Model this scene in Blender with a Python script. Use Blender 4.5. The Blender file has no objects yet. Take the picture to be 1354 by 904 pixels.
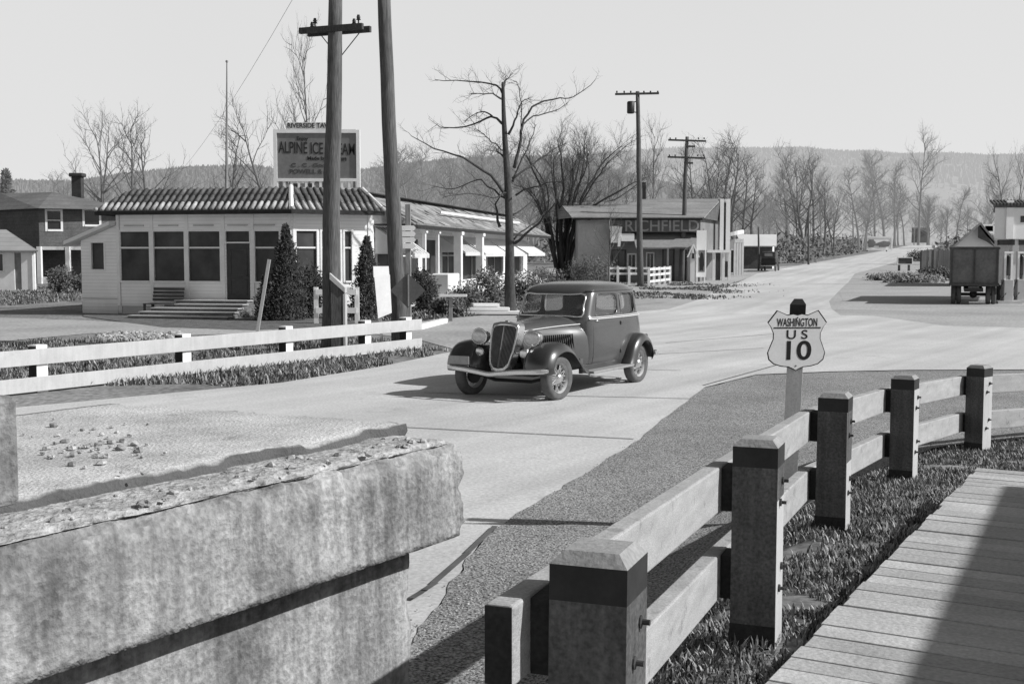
import bpy, bmesh, math, random
from mathutils import Vector, Matrix, noise
R = math.radians
rnd = random.Random(7)
scene = bpy.context.scene
COL = scene.collection
CAM_Z = 2.3
FPX = 1600.0
PITCH = math.atan((452-335)/FPX)
FW = Vector((0, math.cos(PITCH), -math.sin(PITCH)))
UP = Vector((0, math.sin(PITCH), math.cos(PITCH)))
RT = Vector((1, 0, 0))
def ray(px, py):
    return FW + RT*((px-677)/FPX) + UP*((452-py)/FPX)
def at(px, py, z=0.0):
    d = ray(px, py); t = (z-CAM_Z)/d.z
    return Vector((d.x*t, d.y*t, z))
def atd(px, py, Y):
    d = ray(px, py); t = Y/d.y
    return Vector((d.x*t, Y, CAM_Z+d.z*t))
def lerp(a, b, t): return a+(b-a)*t
def sst(a, b, x):
    t = max(0.0, min(1.0, (x-a)/(b-a))); return t*t*(3-2*t)
def interp(tab, x):
    if x <= tab[0][0]: return tab[0][1]
    for (a, va), (b, vb) in zip(tab, tab[1:]):
        if x <= b: return va+(vb-va)*(x-a)/(b-a)
    return tab[-1][1]

# ------------------------------------------------------------ materials
def nd(nt, typ, **kw):
    n = nt.nodes.new(typ)
    for k, v in kw.items():
        if k.startswith('i_'):
            n.inputs[k[2:].replace('_', ' ')].default_value = v
        else: setattr(n, k, v)
    return n
def mth(nt, op, a, b=None, c=None):
    n = nt.nodes.new('ShaderNodeMath'); n.operation = op
    for i, v in enumerate((a, b, c)):
        if v is None: continue
        if isinstance(v, (int, float)): n.inputs[i].default_value = v
        else: nt.links.new(v, n.inputs[i])
    return n.outputs[0]
def mrange(nt, v, a, b, c, d):
    n = nt.nodes.new('ShaderNodeMapRange'); nt.links.new(v, n.inputs[0])
    for i, x in enumerate((a, b, c, d)): n.inputs[i+1].default_value = x
    return n.outputs[0]
def mat(name, v, rough=.85, var=.2, scale=2.0, stretch=(1,1,1), fine=.1, fscale=60, bump=.0,
        island=0.0, spots=0, sdark=.5, spscale=1.2, lap=0, streak=0, metal=0, spec=.3, brick=None, coat=0,
        randobj=0, grime=0, along=None, pits=0):
    m = bpy.data.materials.new(name); m.use_nodes = True
    nt = m.node_tree; bs = nt.nodes['Principled BSDF']
    tc = nd(nt, 'ShaderNodeTexCoord')
    mp = nd(nt, 'ShaderNodeMapping'); mp.inputs['Scale'].default_value = stretch
    nt.links.new(tc.outputs['Object'], mp.inputs[0])
    n1 = nd(nt, 'ShaderNodeTexNoise', i_Scale=scale, i_Detail=7.0, i_Roughness=.6)
    nt.links.new(mp.outputs[0], n1.inputs['Vector'])
    f = mrange(nt, n1.outputs[0], .3, .7, 1-var, 1+var)
    n2 = nd(nt, 'ShaderNodeTexNoise', i_Scale=fscale, i_Detail=3.0)
    nt.links.new(mp.outputs[0], n2.inputs['Vector'])
    f = mth(nt, 'MULTIPLY', f, mrange(nt, n2.outputs[0], .3, .7, 1-fine, 1+fine))
    if island:
        g = nd(nt, 'ShaderNodeNewGeometry')
        f = mth(nt, 'MULTIPLY', f, mrange(nt, g.outputs['Random Per Island'], 0, 1, 1-island, 1+island))
    if randobj:
        g = nd(nt, 'ShaderNodeObjectInfo')
        f = mth(nt, 'MULTIPLY', f, mrange(nt, g.outputs['Random'], 0, 1, 1-randobj, 1+randobj))
    if spots:
        n3 = nd(nt, 'ShaderNodeTexNoise', i_Scale=spscale, i_Detail=9.0, i_Roughness=.7)
        nt.links.new(tc.outputs['Object'], n3.inputs['Vector'])
        f = mth(nt, 'MULTIPLY', f, mrange(nt, n3.outputs[0], spots, spots+.1, 1, sdark))
    if streak:
        m2 = nd(nt, 'ShaderNodeMapping'); m2.inputs['Scale'].default_value = (9, 9, .7)
        nt.links.new(tc.outputs['Object'], m2.inputs[0])
        n4 = nd(nt, 'ShaderNodeTexNoise', i_Scale=1.5, i_Detail=6.0, i_Roughness=.65)
        nt.links.new(m2.outputs[0], n4.inputs['Vector'])
        f = mth(nt, 'MULTIPLY', f, mrange(nt, n4.outputs[0], .35, .65, 1-streak, 1+streak*.6))
    if along:
        m5 = nd(nt, 'ShaderNodeMapping'); m5.inputs['Rotation'].default_value = (0, 0, R(along[0])); 
        m6 = nd(nt, 'ShaderNodeMapping'); m6.inputs['Scale'].default_value = (1.1, .035, 1)
        nt.links.new(tc.outputs['Object'], m5.inputs[0]); nt.links.new(m5.outputs[0], m6.inputs[0])
        n5 = nd(nt, 'ShaderNodeTexNoise', i_Scale=1.0, i_Detail=5.0, i_Roughness=.6); nt.links.new(m6.outputs[0], n5.inputs['Vector'])
        f = mth(nt, 'MULTIPLY', f, mrange(nt, n5.outputs[0], .35, .65, 1-along[1], 1+along[1]*.4))
    hb = n2.outputs[0]
    if pits:
        n6 = nd(nt, 'ShaderNodeTexNoise', i_Scale=pits, i_Detail=6.0, i_Roughness=.7); nt.links.new(tc.outputs['Object'], n6.inputs['Vector'])
        f = mth(nt, 'MULTIPLY', f, mrange(nt, n6.outputs[0], .60, .72, 1, .6)); f = mth(nt, 'MULTIPLY', f, mrange(nt, n6.outputs[0], .26, .38, 1.22, 1))
    if lap or grime:
        sx = nd(nt, 'ShaderNodeSeparateXYZ'); nt.links.new(tc.outputs['Object'], sx.inputs[0])
    if lap:
        fr = mth(nt, 'FRACT', mth(nt, 'DIVIDE', sx.outputs['Z'], lap))
        f = mth(nt, 'MULTIPLY', f, mrange(nt, fr, 0, .14, .62, 1))
    if grime:
        zz = mth(nt, 'ADD', sx.outputs['Z'], mth(nt, 'MULTIPLY', n1.outputs[0], .25))
        f = mth(nt, 'MULTIPLY', f, mrange(nt, zz, .12, .12+grime, .55, 1))
    if brick:
        bt = nd(nt, 'ShaderNodeTexBrick')
        m3 = nd(nt, 'ShaderNodeMapping'); m3.inputs['Rotation'].default_value = brick[2]
        nt.links.new(tc.outputs['Object'], m3.inputs[0]); nt.links.new(m3.outputs[0], bt.inputs['Vector'])
        bt.inputs['Scale'].default_value = 1
        bt.inputs['Brick Width'].default_value = brick[0]; bt.inputs['Row Height'].default_value = brick[1]
        bt.inputs['Mortar Size'].default_value = brick[1]*.08
        bt.inputs['Color1'].default_value = (1.15,)*3+(1,); bt.inputs['Color2'].default_value = (.72,)*3+(1,)
        bt.inputs['Mortar'].default_value = (.35,)*3+(1,)
        bw = nd(nt, 'ShaderNodeRGBToBW'); nt.links.new(bt.outputs['Color'], bw.inputs[0])
        f = mth(nt, 'MULTIPLY', f, bw.outputs[0])
    val = mth(nt, 'MULTIPLY', f, v)
    val = mth(nt, 'MINIMUM', val, .92)
    cc = nd(nt, 'ShaderNodeCombineColor')
    for i in range(3): nt.links.new(val, cc.inputs[i])
    nt.links.new(cc.outputs[0], bs.inputs['Base Color'])
    bs.inputs['Roughness'].default_value = rough
    bs.inputs['Metallic'].default_value = metal
    bs.inputs['Specular IOR Level'].default_value = spec
    bs.inputs['Coat Weight'].default_value = coat
    if bump:
        b = nd(nt, 'ShaderNodeBump', i_Strength=bump, i_Distance=.02)
        nt.links.new(hb, b.inputs['Height']); nt.links.new(b.outputs[0], bs.inputs['Normal'])
    return m
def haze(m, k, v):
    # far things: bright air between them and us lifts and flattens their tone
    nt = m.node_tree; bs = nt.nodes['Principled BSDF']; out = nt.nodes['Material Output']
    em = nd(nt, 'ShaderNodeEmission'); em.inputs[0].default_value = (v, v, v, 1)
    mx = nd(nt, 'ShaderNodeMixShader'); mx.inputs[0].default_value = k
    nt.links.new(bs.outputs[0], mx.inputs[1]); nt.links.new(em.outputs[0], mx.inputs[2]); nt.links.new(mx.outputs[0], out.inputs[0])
def glass_mat(name, tint=.35, mix=.75):
    m = bpy.data.materials.new(name); m.use_nodes = True
    nt = m.node_tree; bs = nt.nodes['Principled BSDF']; out = nt.nodes['Material Output']
    bs.inputs['Base Color'].default_value = (.22, .22, .22, 1); bs.inputs['Roughness'].default_value = .12
    tr = nd(nt, 'ShaderNodeBsdfTransparent'); tr.inputs[0].default_value = (tint,)*3+(1,)
    mx = nd(nt, 'ShaderNodeMixShader'); mx.inputs[0].default_value = mix
    nt.links.new(bs.outputs[0], mx.inputs[1]); nt.links.new(tr.outputs[0], mx.inputs[2])
    nt.links.new(mx.outputs[0], out.inputs[0])
    return m
M = dict(
 concrete_old=mat('weathered_concrete', .275, .9, .38, 2.6, fine=.28, fscale=38, bump=.6, streak=.34, spots=.55, sdark=.6, spscale=1.7, pits=75),
 concrete_top=mat('sunbleached_concrete', .40, .9, .16, 2.6, fine=.14, fscale=70, bump=.35, spots=.6, sdark=.75, spscale=4),
 concrete_rough=mat('broken_concrete', .38, .95, .35, 7, fine=.3, fscale=34, bump=.9, spots=.55, sdark=.5, spscale=9, pits=40),
 road=mat('road_concrete', .53, .85, .13, .35, fine=.16, fscale=26, bump=.2, spots=.57, sdark=.8, spscale=.7, along=(33, .16)),
 road_far=mat('highway_concrete', .53, .85, .12, .12, fine=.1, fscale=4, spots=.58, sdark=.85, spscale=.2, along=(20, .14)),
 joint=mat('tar_joint', .10, .9, .3, 3),
 asphalt=mat('rough_asphalt', .24, .95, .2, .7, fine=.95, fscale=62, bump=.8, spots=.57, sdark=.76, spscale=1.4),
 gravel=mat('packed_gravel', .36, .95, .22, .25, fine=.25, fscale=9, bump=.3, spots=.56, sdark=.75, spscale=.25),
 dirt=mat('grassy_dirt', .21, 1, .4, .35, fine=.45, fscale=9, bump=.5, spots=.5, sdark=.6, spscale=.5),
 shadesoil=mat('shaded_soil', .12, 1, .4, 3, fine=.5, fscale=40, bump=.6),
 railwood=mat('weathered_white_rail', .37, .7, .16, 3, fine=.22, fscale=70, spots=.57, sdark=.62, spscale=8, streak=.0, bump=.15, stretch=(1.3,1.3,5)),
 capwood=mat('grey_post_cap', .27, .8, .2, 6, fine=.15, fscale=60, bump=.2),
 whitewood=mat('white_painted_wood', .47, .6, .09, 3, fine=.05, fscale=50, spots=.63, sdark=.7, spscale=5, streak=.07),
 postshade=mat('shaded_weathered_post', .10, .7, .2, 4, fine=.35, fscale=70, streak=.3, spots=.6, sdark=.6, spscale=7, bump=.1),  # base colour darkened to carry the shade on the post fronts
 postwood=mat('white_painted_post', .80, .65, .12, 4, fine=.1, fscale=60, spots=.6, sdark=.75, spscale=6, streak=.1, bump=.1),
 blackband=mat('black_painted_band', .03, .7, .3, 6),
 creosote=mat('creosoted_wood', .028, .9, .4, 6, fine=.3),
 iron=mat('rusty_iron', .05, .6, .3, 20),
 plank=mat('weathered_planks', .43, .85, .15, 2.0, stretch=(1,1,1), fine=.16, fscale=45, island=.16, bump=.25, spots=.6, sdark=.75, spscale=3),
 pole=mat('weathered_pole', .10, .95, .35, 3, stretch=(6,6,.5), fine=.3, fscale=9, bump=.7),
 polelight=mat('bleached_timber', .24, .95, .3, 3, stretch=(6,6,.5), fine=.2, fscale=9, bump=.4),
 siding=mat('white_clapboard', .8, .75, .08, .8, fine=.05, lap=.13, grime=.5),
 stucco=mat('white_plaster', .74, .8, .07, 1.0, fine=.05, fscale=20, grime=.3),
 trim=mat('white_trim', .74, .6, .08, 3),
 foundation=mat('foundation_board', .42, .9, .15, 1.2),
 tile=mat('clay_roof_tile', .10, .7, .3, 1.4, fine=.25, fscale=14, island=.3),
 shingle=mat('wood_shingle_roof', .24, .95, .2, .8, fine=.2, fscale=8, brick=(.5, .28, (0, 0, 0))),
 shingle_dark=mat('dark_shingle_wall', .085, .95, .25, .8, fine=.2, fscale=8, lap=.28),
 roofgrey=mat('old_grey_roofing', .25, .95, .2, .5, fine=.15, fscale=5, lap=.35),
 rooflight=mat('light_sheet_roof', .58, .7, .08, .5),
 darkwall=mat('brown_board_wall', .07, .9, .3, .8, fine=.2, fscale=5),
 midwall=mat('grey_board_wall', .46, .9, .12, .8, fine=.08, fscale=5),
 lightwall=mat('pale_board_wall', .66, .9, .1, .8, fine=.08),
 door=mat('dark_panelled_door', .05, .6, .2, 4),
 canvas=mat('pale_awning_canvas', .55, .9, .08, 2),
 canvas_stripe=mat('dark_awning_stripe', .2, .9, .1, 2),
 chimney=mat('sooty_brick', .05, .95, .3, 4),
 signface=mat('grey_sign_face', .17, .6, .12, 1.3, fine=.1, fscale=6),
 signwhite=mat('white_enamel', .82, .35, .05, 6, fine=.03, spots=.66, sdark=.8, spscale=14),
 signblack=mat('black_sign_paint', .02, .5, .2, 5),
 signgrey=mat('faded_sign_lettering', .30, .8, .15, 5),
 bark=mat('dark_bark', .06, .95, .35, 4, stretch=(3,3,.6), fine=.3, fscale=14, bump=.6),
 twig=mat('dark_twigs', .055, .95, .3, 4),
 bark_mid=mat('grey_bark', .10, .95, .25, 2, randobj=.2),
 twig_mid=mat('grey_twigs', .13, .95, .2, 2, randobj=.2),
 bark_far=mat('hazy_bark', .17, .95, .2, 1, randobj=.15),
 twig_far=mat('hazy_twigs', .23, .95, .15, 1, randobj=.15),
 hedge=mat('evergreen_leaves', .045, .9, .4, 2.5, island=.6),
 shrub=mat('shrub_leaves', .10, .9, .4, 2.5, island=.6),
 blossom=mat('white_blossom', .6, .9, .2, 6, island=.3),
 brush=mat('dry_brush', .21, .95, .3, .6, island=.5),
 grass=mat('short_grass', .17, .6, .6, 3.2, island=1.0, spec=.5),
 drygrass=mat('dry_grass', .17, .8, .4, .7, island=.7),
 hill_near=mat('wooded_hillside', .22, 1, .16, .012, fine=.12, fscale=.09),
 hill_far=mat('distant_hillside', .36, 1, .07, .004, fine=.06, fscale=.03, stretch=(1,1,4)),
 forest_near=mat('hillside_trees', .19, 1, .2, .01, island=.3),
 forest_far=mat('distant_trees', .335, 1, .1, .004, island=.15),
 carbody=mat('grey_car_paint', .07, .26, .12, 2, fine=.05, fscale=30, spec=.5, coat=.35),
 carfender=mat('dusty_fender_paint', .04, .3, .2, 2.5, fine=.08, fscale=30, spec=.5, coat=.5),
 carroof=mat('top_fabric', .13, .6, .15, 3),
 chrome=mat('dull_chrome', .62, .22, .1, 5, metal=.85, spec=.5),
 carstripe=mat('pale_pinstripe', .6, .4, .05, 5),
 tyre=mat('dusty_tyre', .10, .85, .25, 9),
 wheel=mat('cream_wheel', .42, .45, .1, 9),
 grille=mat('radiator_grille', .16, .5, .2, 9, metal=.4),
 interior=mat('dark_interior', .10, .9, .2, 4),
 tread=mat('rubber_mat', .25, .8, .15, 9),
 truckbox=mat('truck_canvas_box', .14, .9, .2, 1.5, fine=.15, fscale=9),
 darkpaint=mat('dark_paint', .03, .5, .2, 3),
 glassdark=mat('dark_window_glass', .022, .12, .5, .8, spec=.6),
 screen=mat('window_screen', .04, .5, .75, .9, spec=.4),  # uneven tone stands in for faint reflections
 stone=mat('loose_stones', .33, .95, .3, 8, island=.4),
)
M['glass'] = glass_mat('car_glass', .9, .62)
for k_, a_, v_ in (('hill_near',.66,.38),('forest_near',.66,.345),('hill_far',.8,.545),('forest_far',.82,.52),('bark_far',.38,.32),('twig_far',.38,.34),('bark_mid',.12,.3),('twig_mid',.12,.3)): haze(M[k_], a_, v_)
M['lens'] = mat('headlight_lens', .5, .12, .15, 20, spec=.8, metal=.3)

# ------------------------------------------------------------ mesh builder
class MB:
    def __init__(s): s.v = []; s.f = []
    def add(s, vs, fs):
        o = len(s.v); s.v.extend([Vector(q) for q in vs]); s.f.extend([tuple(i+o for i in f) for f in fs]); return s
    def obox(s, o, ex, ey, ez):
        o, ex, ey, ez = map(Vector, (o, ex, ey, ez))
        p = [o, o+ex, o+ex+ey, o+ey]; p += [q+ez for q in p]
        return s.add(p, [(0,3,2,1),(4,5,6,7),(0,1,5,4),(1,2,6,5),(2,3,7,6),(3,0,4,7)])
    def box(s, c, size, rz=0):
        c = Vector(c); a = Vector((math.cos(rz), math.sin(rz), 0)); b = Vector((-math.sin(rz), math.cos(rz), 0)); u = Vector((0,0,1))
        sx, sy, sz = size
        return s.obox(c-a*sx/2-b*sy/2-u*sz/2, a*sx, b*sy, u*sz)
    def bar(s, p, q, w, h, up=(0,0,1)):
        p, q = Vector(p), Vector(q); d = (q-p); dn = d.normalized(); up = Vector(up)
        if abs(dn.dot(up)) > .98: up = Vector((0,1,0))
        a = dn.cross(up).normalized(); b = a.cross(dn).normalized()
        return s.obox(p-a*w/2-b*h/2, d, a*w, b*h)
    def tube(s, pts, rad, n=6, cap=True):
        pts = [Vector(p) for p in pts]; rings = []; o = len(s.v)
        if isinstance(rad, (int, float)): rad = [rad]*len(pts)
        ref = None
        for i, p in enumerate(pts):
            d = (pts[min(i+1, len(pts)-1)]-pts[max(i-1, 0)]).normalized()
            if ref is None:
                ref = Vector((1,0,0)) if abs(d.x) < .8 else Vector((0,1,0))
            a = (ref - d*ref.dot(d)).normalized(); ref = a
            b = d.cross(a)
            for k in range(n):
                t = 2*math.pi*k/n; s.v.append(p+(a*math.cos(t)+b*math.sin(t))*rad[i])
        for i in range(len(pts)-1):
            for k in range(n):
                k2 = (k+1) % n
                s.f.append((o+i*n+k, o+i*n+k2, o+(i+1)*n+k2, o+(i+1)*n+k))
        if cap and n > 2:
            s.f.append(tuple(o+k for k in reversed(range(n)))); e = o+(len(pts)-1)*n
            s.f.append(tuple(e+k for k in range(n)))
        return s
    def prism(s, poly, vec):
        n = len(poly); vec = Vector(vec); a = [Vector(p) for p in poly]
        return s.add(a+[p+vec for p in a], [tuple(reversed(range(n))), tuple(range(n, 2*n))]+[(i, (i+1) % n, n+(i+1) % n, n+i) for i in range(n)])
    def poly(s, pts): return s.add(pts, [tuple(range(len(pts)))])
    def lathe(s, prof, c, ax, n=24):
        c = Vector(c); ax = Vector(ax).normalized()
        a = ax.orthogonal().normalized(); b = ax.cross(a); o = len(s.v); m = len(prof)
        for r, h in prof:
            for k in range(n):
                t = 2*math.pi*k/n; s.v.append(c+ax*h+(a*math.cos(t)+b*math.sin(t))*r)
        for i in range(m-1):
            for k in range(n):
                k2 = (k+1) % n; s.f.append((o+i*n+k, o+i*n+k2, o+(i+1)*n+k2, o+(i+1)*n+k))
        return s
    def blob(s, c, r, seed=0, n=8, amp=.35, sc=(1,1,1)):
        c = Vector(c); o = len(s.v); m = n//2+1
        for i in range(m+1):
            for k in range(n):
                th = math.pi*i/m; ph = 2*math.pi*k/n
                d = Vector((math.sin(th)*math.cos(ph), math.sin(th)*math.sin(ph), math.cos(th)))
                rr = r*(1+amp*noise.noise(d*1.7+Vector((seed*3.1, seed, 0))))
                s.v.append(c+Vector((d.x*sc[0], d.y*sc[1], d.z*sc[2]))*rr)
        for i in range(m):
            for k in range(n):
                k2 = (k+1) % n; s.f.append((o+i*n+k, o+(i+1)*n+k, o+(i+1)*n+k2, o+i*n+k2))
        return s
    def build(s, name, m, parent=None, world=False, smooth=False, bevel=0, kind=None, sub=0, solid=0, loc=None, norm=True, tagd=None):
        me = bpy.data.meshes.new(name)
        vs = s.v
        if world and parent is not None:
            root = parent
            while root.parent: root = root.parent
            inv = (Matrix.Translation(root.location) @ Matrix.Rotation(root.rotation_euler.z, 4, 'Z')).inverted()
            vs = [inv @ v for v in vs]
        if loc is not None: vs = [v-Vector(loc) for v in vs]
        me.from_pydata([tuple(v) for v in vs], [], s.f)
        if norm and len(s.f) < 60000:
            bm = bmesh.new(); bm.from_mesh(me)
            if norm == 'weld': bmesh.ops.remove_doubles(bm, verts=bm.verts, dist=.0005)
            bmesh.ops.recalc_face_normals(bm, faces=bm.faces); bm.to_mesh(me); bm.free()
        ob = bpy.data.objects.new(name, me); COL.objects.link(ob)
        if m is not None: me.materials.append(m)
        if smooth:
            for p in me.polygons: p.use_smooth = True
        if parent is not None: ob.parent = parent
        if loc is not None: ob.location = loc
        if solid:
            md = ob.modifiers.new('s', 'SOLIDIFY'); md.thickness = solid; md.offset = 0
        if bevel:
            md = ob.modifiers.new('b', 'BEVEL'); md.width = bevel; md.segments = 2; md.limit_method = 'ANGLE'
        if sub:
            md = ob.modifiers.new('u', 'SUBSURF'); md.levels = sub; md.render_levels = sub
        if kind: ob['kind'] = kind
        if tagd: tag(ob, *tagd)
        return ob
def tag(o, label, cat, group=None):
    o['label'] = label; o['category'] = cat
    if group: o['group'] = group
    return o
def thing(name, label, cat, loc=(0,0,0), rz=0, group=None):
    o = bpy.data.objects.new(name, None); COL.objects.link(o)
    o.location = loc; o.rotation_euler = (0, 0, rz); o.empty_display_size = .3
    return tag(o, label, cat, group)
def copy_tree(o, parent=None):
    c = o.copy(); COL.objects.link(c); c.parent = parent
    for ch in list(o.children): copy_tree(ch, c)
    return c
def text(name, s, size, origin, right, up, m, parent, depth=.004, align='CENTER', width=None, world=True, off=0):
    cu = bpy.data.curves.new(name, 'FONT'); cu.body = s; cu.size = size; cu.align_x = align; cu.align_y = 'CENTER'
    cu.extrude = depth; cu.offset = off
    to = bpy.data.objects.new('tmp', cu); COL.objects.link(to)
    bpy.context.view_layer.update()
    me = bpy.data.meshes.new_from_object(to.evaluated_get(bpy.context.evaluated_depsgraph_get()))
    bpy.data.objects.remove(to)
    xs = [v.co.x for v in me.vertices]; sx = 1
    if width: sx = width/(max(xs)-min(xs))
    right = Vector(right).normalized(); up = Vector(up).normalized(); nn = right.cross(up); origin = Vector(origin)
    root = parent
    while root.parent: root = root.parent
    inv = (Matrix.Translation(root.location) @ Matrix.Rotation(root.rotation_euler.z, 4, 'Z')).inverted() if world else Matrix()
    for v in me.vertices:
        v.co = inv @ (origin+right*v.co.x*sx+up*v.co.y+nn*v.co.z)
    me.materials.clear(); me.materials.append(m)
    ob = bpy.data.objects.new(name, me); COL.objects.link(ob); ob.parent = parent
    return ob
# ------------------------------------------------------------ terrain
POSTS = [Vector((.22, 3.1)), Vector((1.14, 5.55)), Vector((2.24, 8.35)), Vector((3.56, 10.9)), Vector((5.16, 13.3)), Vector((7.6, 14.7)), Vector((10.3, 15.5))]
FPATH = [Vector((-.9, -1.0)), Vector((-.55, .6))]+POSTS+[Vector((16, 17))]
def fence_dist(x, y):
    best = 1e9; sg = 1; par = 0
    p = Vector((x, y))
    for i, (a, b) in enumerate(zip(FPATH, FPATH[1:])):
        ab = b-a; t = max(0, min(1, (p-a).dot(ab)/ab.length_squared)); q = a+ab*t
        d = (p-q).length
        if d < best:
            best = d; sg = 1 if ab.x*(p.y-a.y)-ab.y*(p.x-a.x) < 0 else -1; par = q.y
    return best*sg, par      # positive on the boardwalk side
ZF = [(0, .66), (3, .60), (5.5, .50), (8.35, .385), (10.9, .25), (13.3, .12), (15.5, .03), (17, 0)]
def H(x, y):
    z = 0.0
    if y < 22:
        d, q = fence_dist(x, y)
        zf = interp(ZF, y if d > 0 else q)
        z += zf*sst(-1.15, 0.0, d)
    if y > 95:
        z += (min(y, 400)-95)/305*4.95
        if y > 400: z -= min((y-400)*.012, 12)
    if x < -14 and y > 48: z += 0
    return z
def sheet(name, poly, off, m, kind='structure', step=2.0, keepz=None):
    bm = bmesh.new()
    vs = [bm.verts.new((p[0], p[1], 0)) for p in poly]
    bm.faces.new(vs); bmesh.ops.triangulate(bm, faces=bm.faces)
    xs = [p[0] for p in poly]; ys = [p[1] for p in poly]
    def cuts(a, b, near, far):
        r = []; t = a
        while t < b:
            r.append(t); t += near if abs(t) < 20 else (4 if abs(t) < 60 else far)
        return r
    for axis, (a, b) in enumerate(((min(xs), max(xs)), (min(ys), max(ys)))):
        nrm = (1,0,0) if axis == 0 else (0,1,0)
        for c in ([95.0, 400.0] if axis and a < 95 and b > 95 else [])+cuts(max(a, -400), min(b, 900), step, 40):
            co = (c,0,0) if axis == 0 else (0,c,0)
            bmesh.ops.bisect_plane(bm, geom=bm.verts[:]+bm.edges[:]+bm.faces[:], plane_co=co, plane_no=nrm)
    for v in bm.verts: v.co.z = H(v.co.x, v.co.y)+off
    for f in bm.faces:
        if f.normal.z < 0: f.normal_flip()
        f.smooth = True
    me = bpy.data.meshes.new(name); bm.to_mesh(me); bm.free(); me.materials.append(m)
    ob = bpy.data.objects.new(name, me); COL.objects.link(ob); ob['kind'] = kind
    return ob
def P(px, py, z=0): q = at(px, py, z); return (q.x, q.y)

sheet('ground', [(-3500,-40),(3500,-40),(3500,4200),(-3500,4200)], 0, M['dirt'], step=.6)
# highway leaving to the right, its slab and the intersection
HWY_L = [(2.6,44),(6.4,49.5),(9.3,60),(14.2,82),(23.2,115),(36,150),(71,240),(131,400),(160,470)]
HWY_R = [(176,470),(141,400),(82,240),(46.5,150),(32.5,115),(23.3,85),(17.6,66),(15.2,58)]
sheet('gravel_lot', [(10.6,40),(14,52),(16.4,60),(22,82),(33,116),(47,150),(60,180),(110,170),(110,28),(38,29),(20,33)], .012, M['gravel'], step=4)
sheet('roadside_gravel', [(-3.5,44),(0,54),(6.5,78),(9,92),(21,94),(20,104),(27,122),(22,126),(60,190),(120,190),(120,36),(10,36)], .006, M['gravel'], step=4)
sheet('highway', [(1.5,40),(2.6,44)]+HWY_L[1:]+HWY_R+[(13.2,50),(11.6,42),(10.5,36)], .026, M['road_far'], step=4)
slab = [P(545,860),P(640,714),P(845,586),P(932,514),P(1000,497),P(1100,493),P(1200,491),(30,24.4),(60,25),(60,32),(30,35.2),(20,35.4),(13.6,38),(13.2,44),(8,46),(3,46),P(700,450),P(590,468),P(500,487),P(372,508),(-9,16),(-22,-6),(-9,-6)]
sheet('road', slab, .032, M['road'], step=2)
_edge = [(545,860),(640,714),(700,674),(780,627),(845,584),(870,563),(932,515.5),(1000,498.5),(1100,494.5),(1200,492.5)]
_rag = []
for (a, b), (c, d) in zip(_edge, _edge[1:]):
    n_ = max(2, int(math.hypot(c-a, d-b)/9))
    for k in range(n_):
        q = at(a+(c-a)*k/n_, b+(d-b)*k/n_); j = .02*noise.noise(Vector((q.x*3, q.y*3, 2)))*2+rnd.uniform(-.012,.012)
        _rag.append((q.x+j, q.y-j*.3))
sheet('road_shoulder', _rag+[P(1200,492.5),(30,24.1),(60,24.6),(60,16),(20,15.2),(14,16.4),(10.3,15.9),(7.4,15.1),(4.75,13.5),(3.05,11.0),(1.6,8.5),(.5,5.7),(-.45,3.1),(-1.3,.6),(-1.6,-4),(-9,-6)], .040, M['asphalt'], step=.5)
# side road before the tavern
sheet('tavern_drive', [(-70,33),P(0,452),P(120,441),P(240,444),P(330,441),P(430,434),P(552,449),P(600,462),P(700,447),(3,45),P(742,424),P(640,417),P(560,424),P(430,433),P(330,432),P(215,429),P(120,424),P(0,420),(-70,42)], .012, M['gravel'], step=4)
sheet('roadside_verge', [P(690,424),P(800,407),P(880,400),(10,70),(16.5,92),(25,120),(20,122),(12,100),(7,78),(2,60),P(700,414)], .018, M['gravel'], step=4)
sheet('shaded_garden_soil', [P(110,419),P(215,433),P(335,437),P(440,432),P(560,424),P(690,404),P(740,382),P(700,385),P(560,404),P(470,402),P(155,399),P(108,403)], .020, M['shadesoil'], step=4)  # soil sheet darkened to carry the shade around the tavern foot
# tarred joints between the slabs
mj = MB()
def strip(a, b, w, off):
    a = Vector(a); b = Vector(b); n = max(2, int((b-a).length/1.0)); d = (b-a).normalized(); s = Vector((-d.y, d.x))*w/2
    for i in range(n):
        p = a+(b-a)*i/n; q = a+(b-a)*(i+1)/n
        j = Vector((rnd.uniform(-.012,.012), rnd.uniform(-.012,.012)))
        mj.add([(v.x, v.y, H(v.x, v.y)+off) for v in (p-s+j, q-s-j, q+s-j, p+s+j)], [(0,1,2,3)])
for a, b in ((P(470,565),P(838,584)), (P(560,522),P(920,530)), (P(640,486),P(900,492)), (P(930,512),P(1030,484)), (P(770,476),P(1010,462)), (P(880,455),P(1060,440))):
    strip(a, b, .035, .040)
strip(P(1030,484), P(1076,446), .03, .040)
strip((12.3,49.5), (31,35.2), .05, .042)
strip(P(655,703), P(575,780), .05, .052); strip(P(575,780), P(545,800), .05, .052)
mj.build('slab_joint', M['joint'], kind='structure', norm=False)
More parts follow.
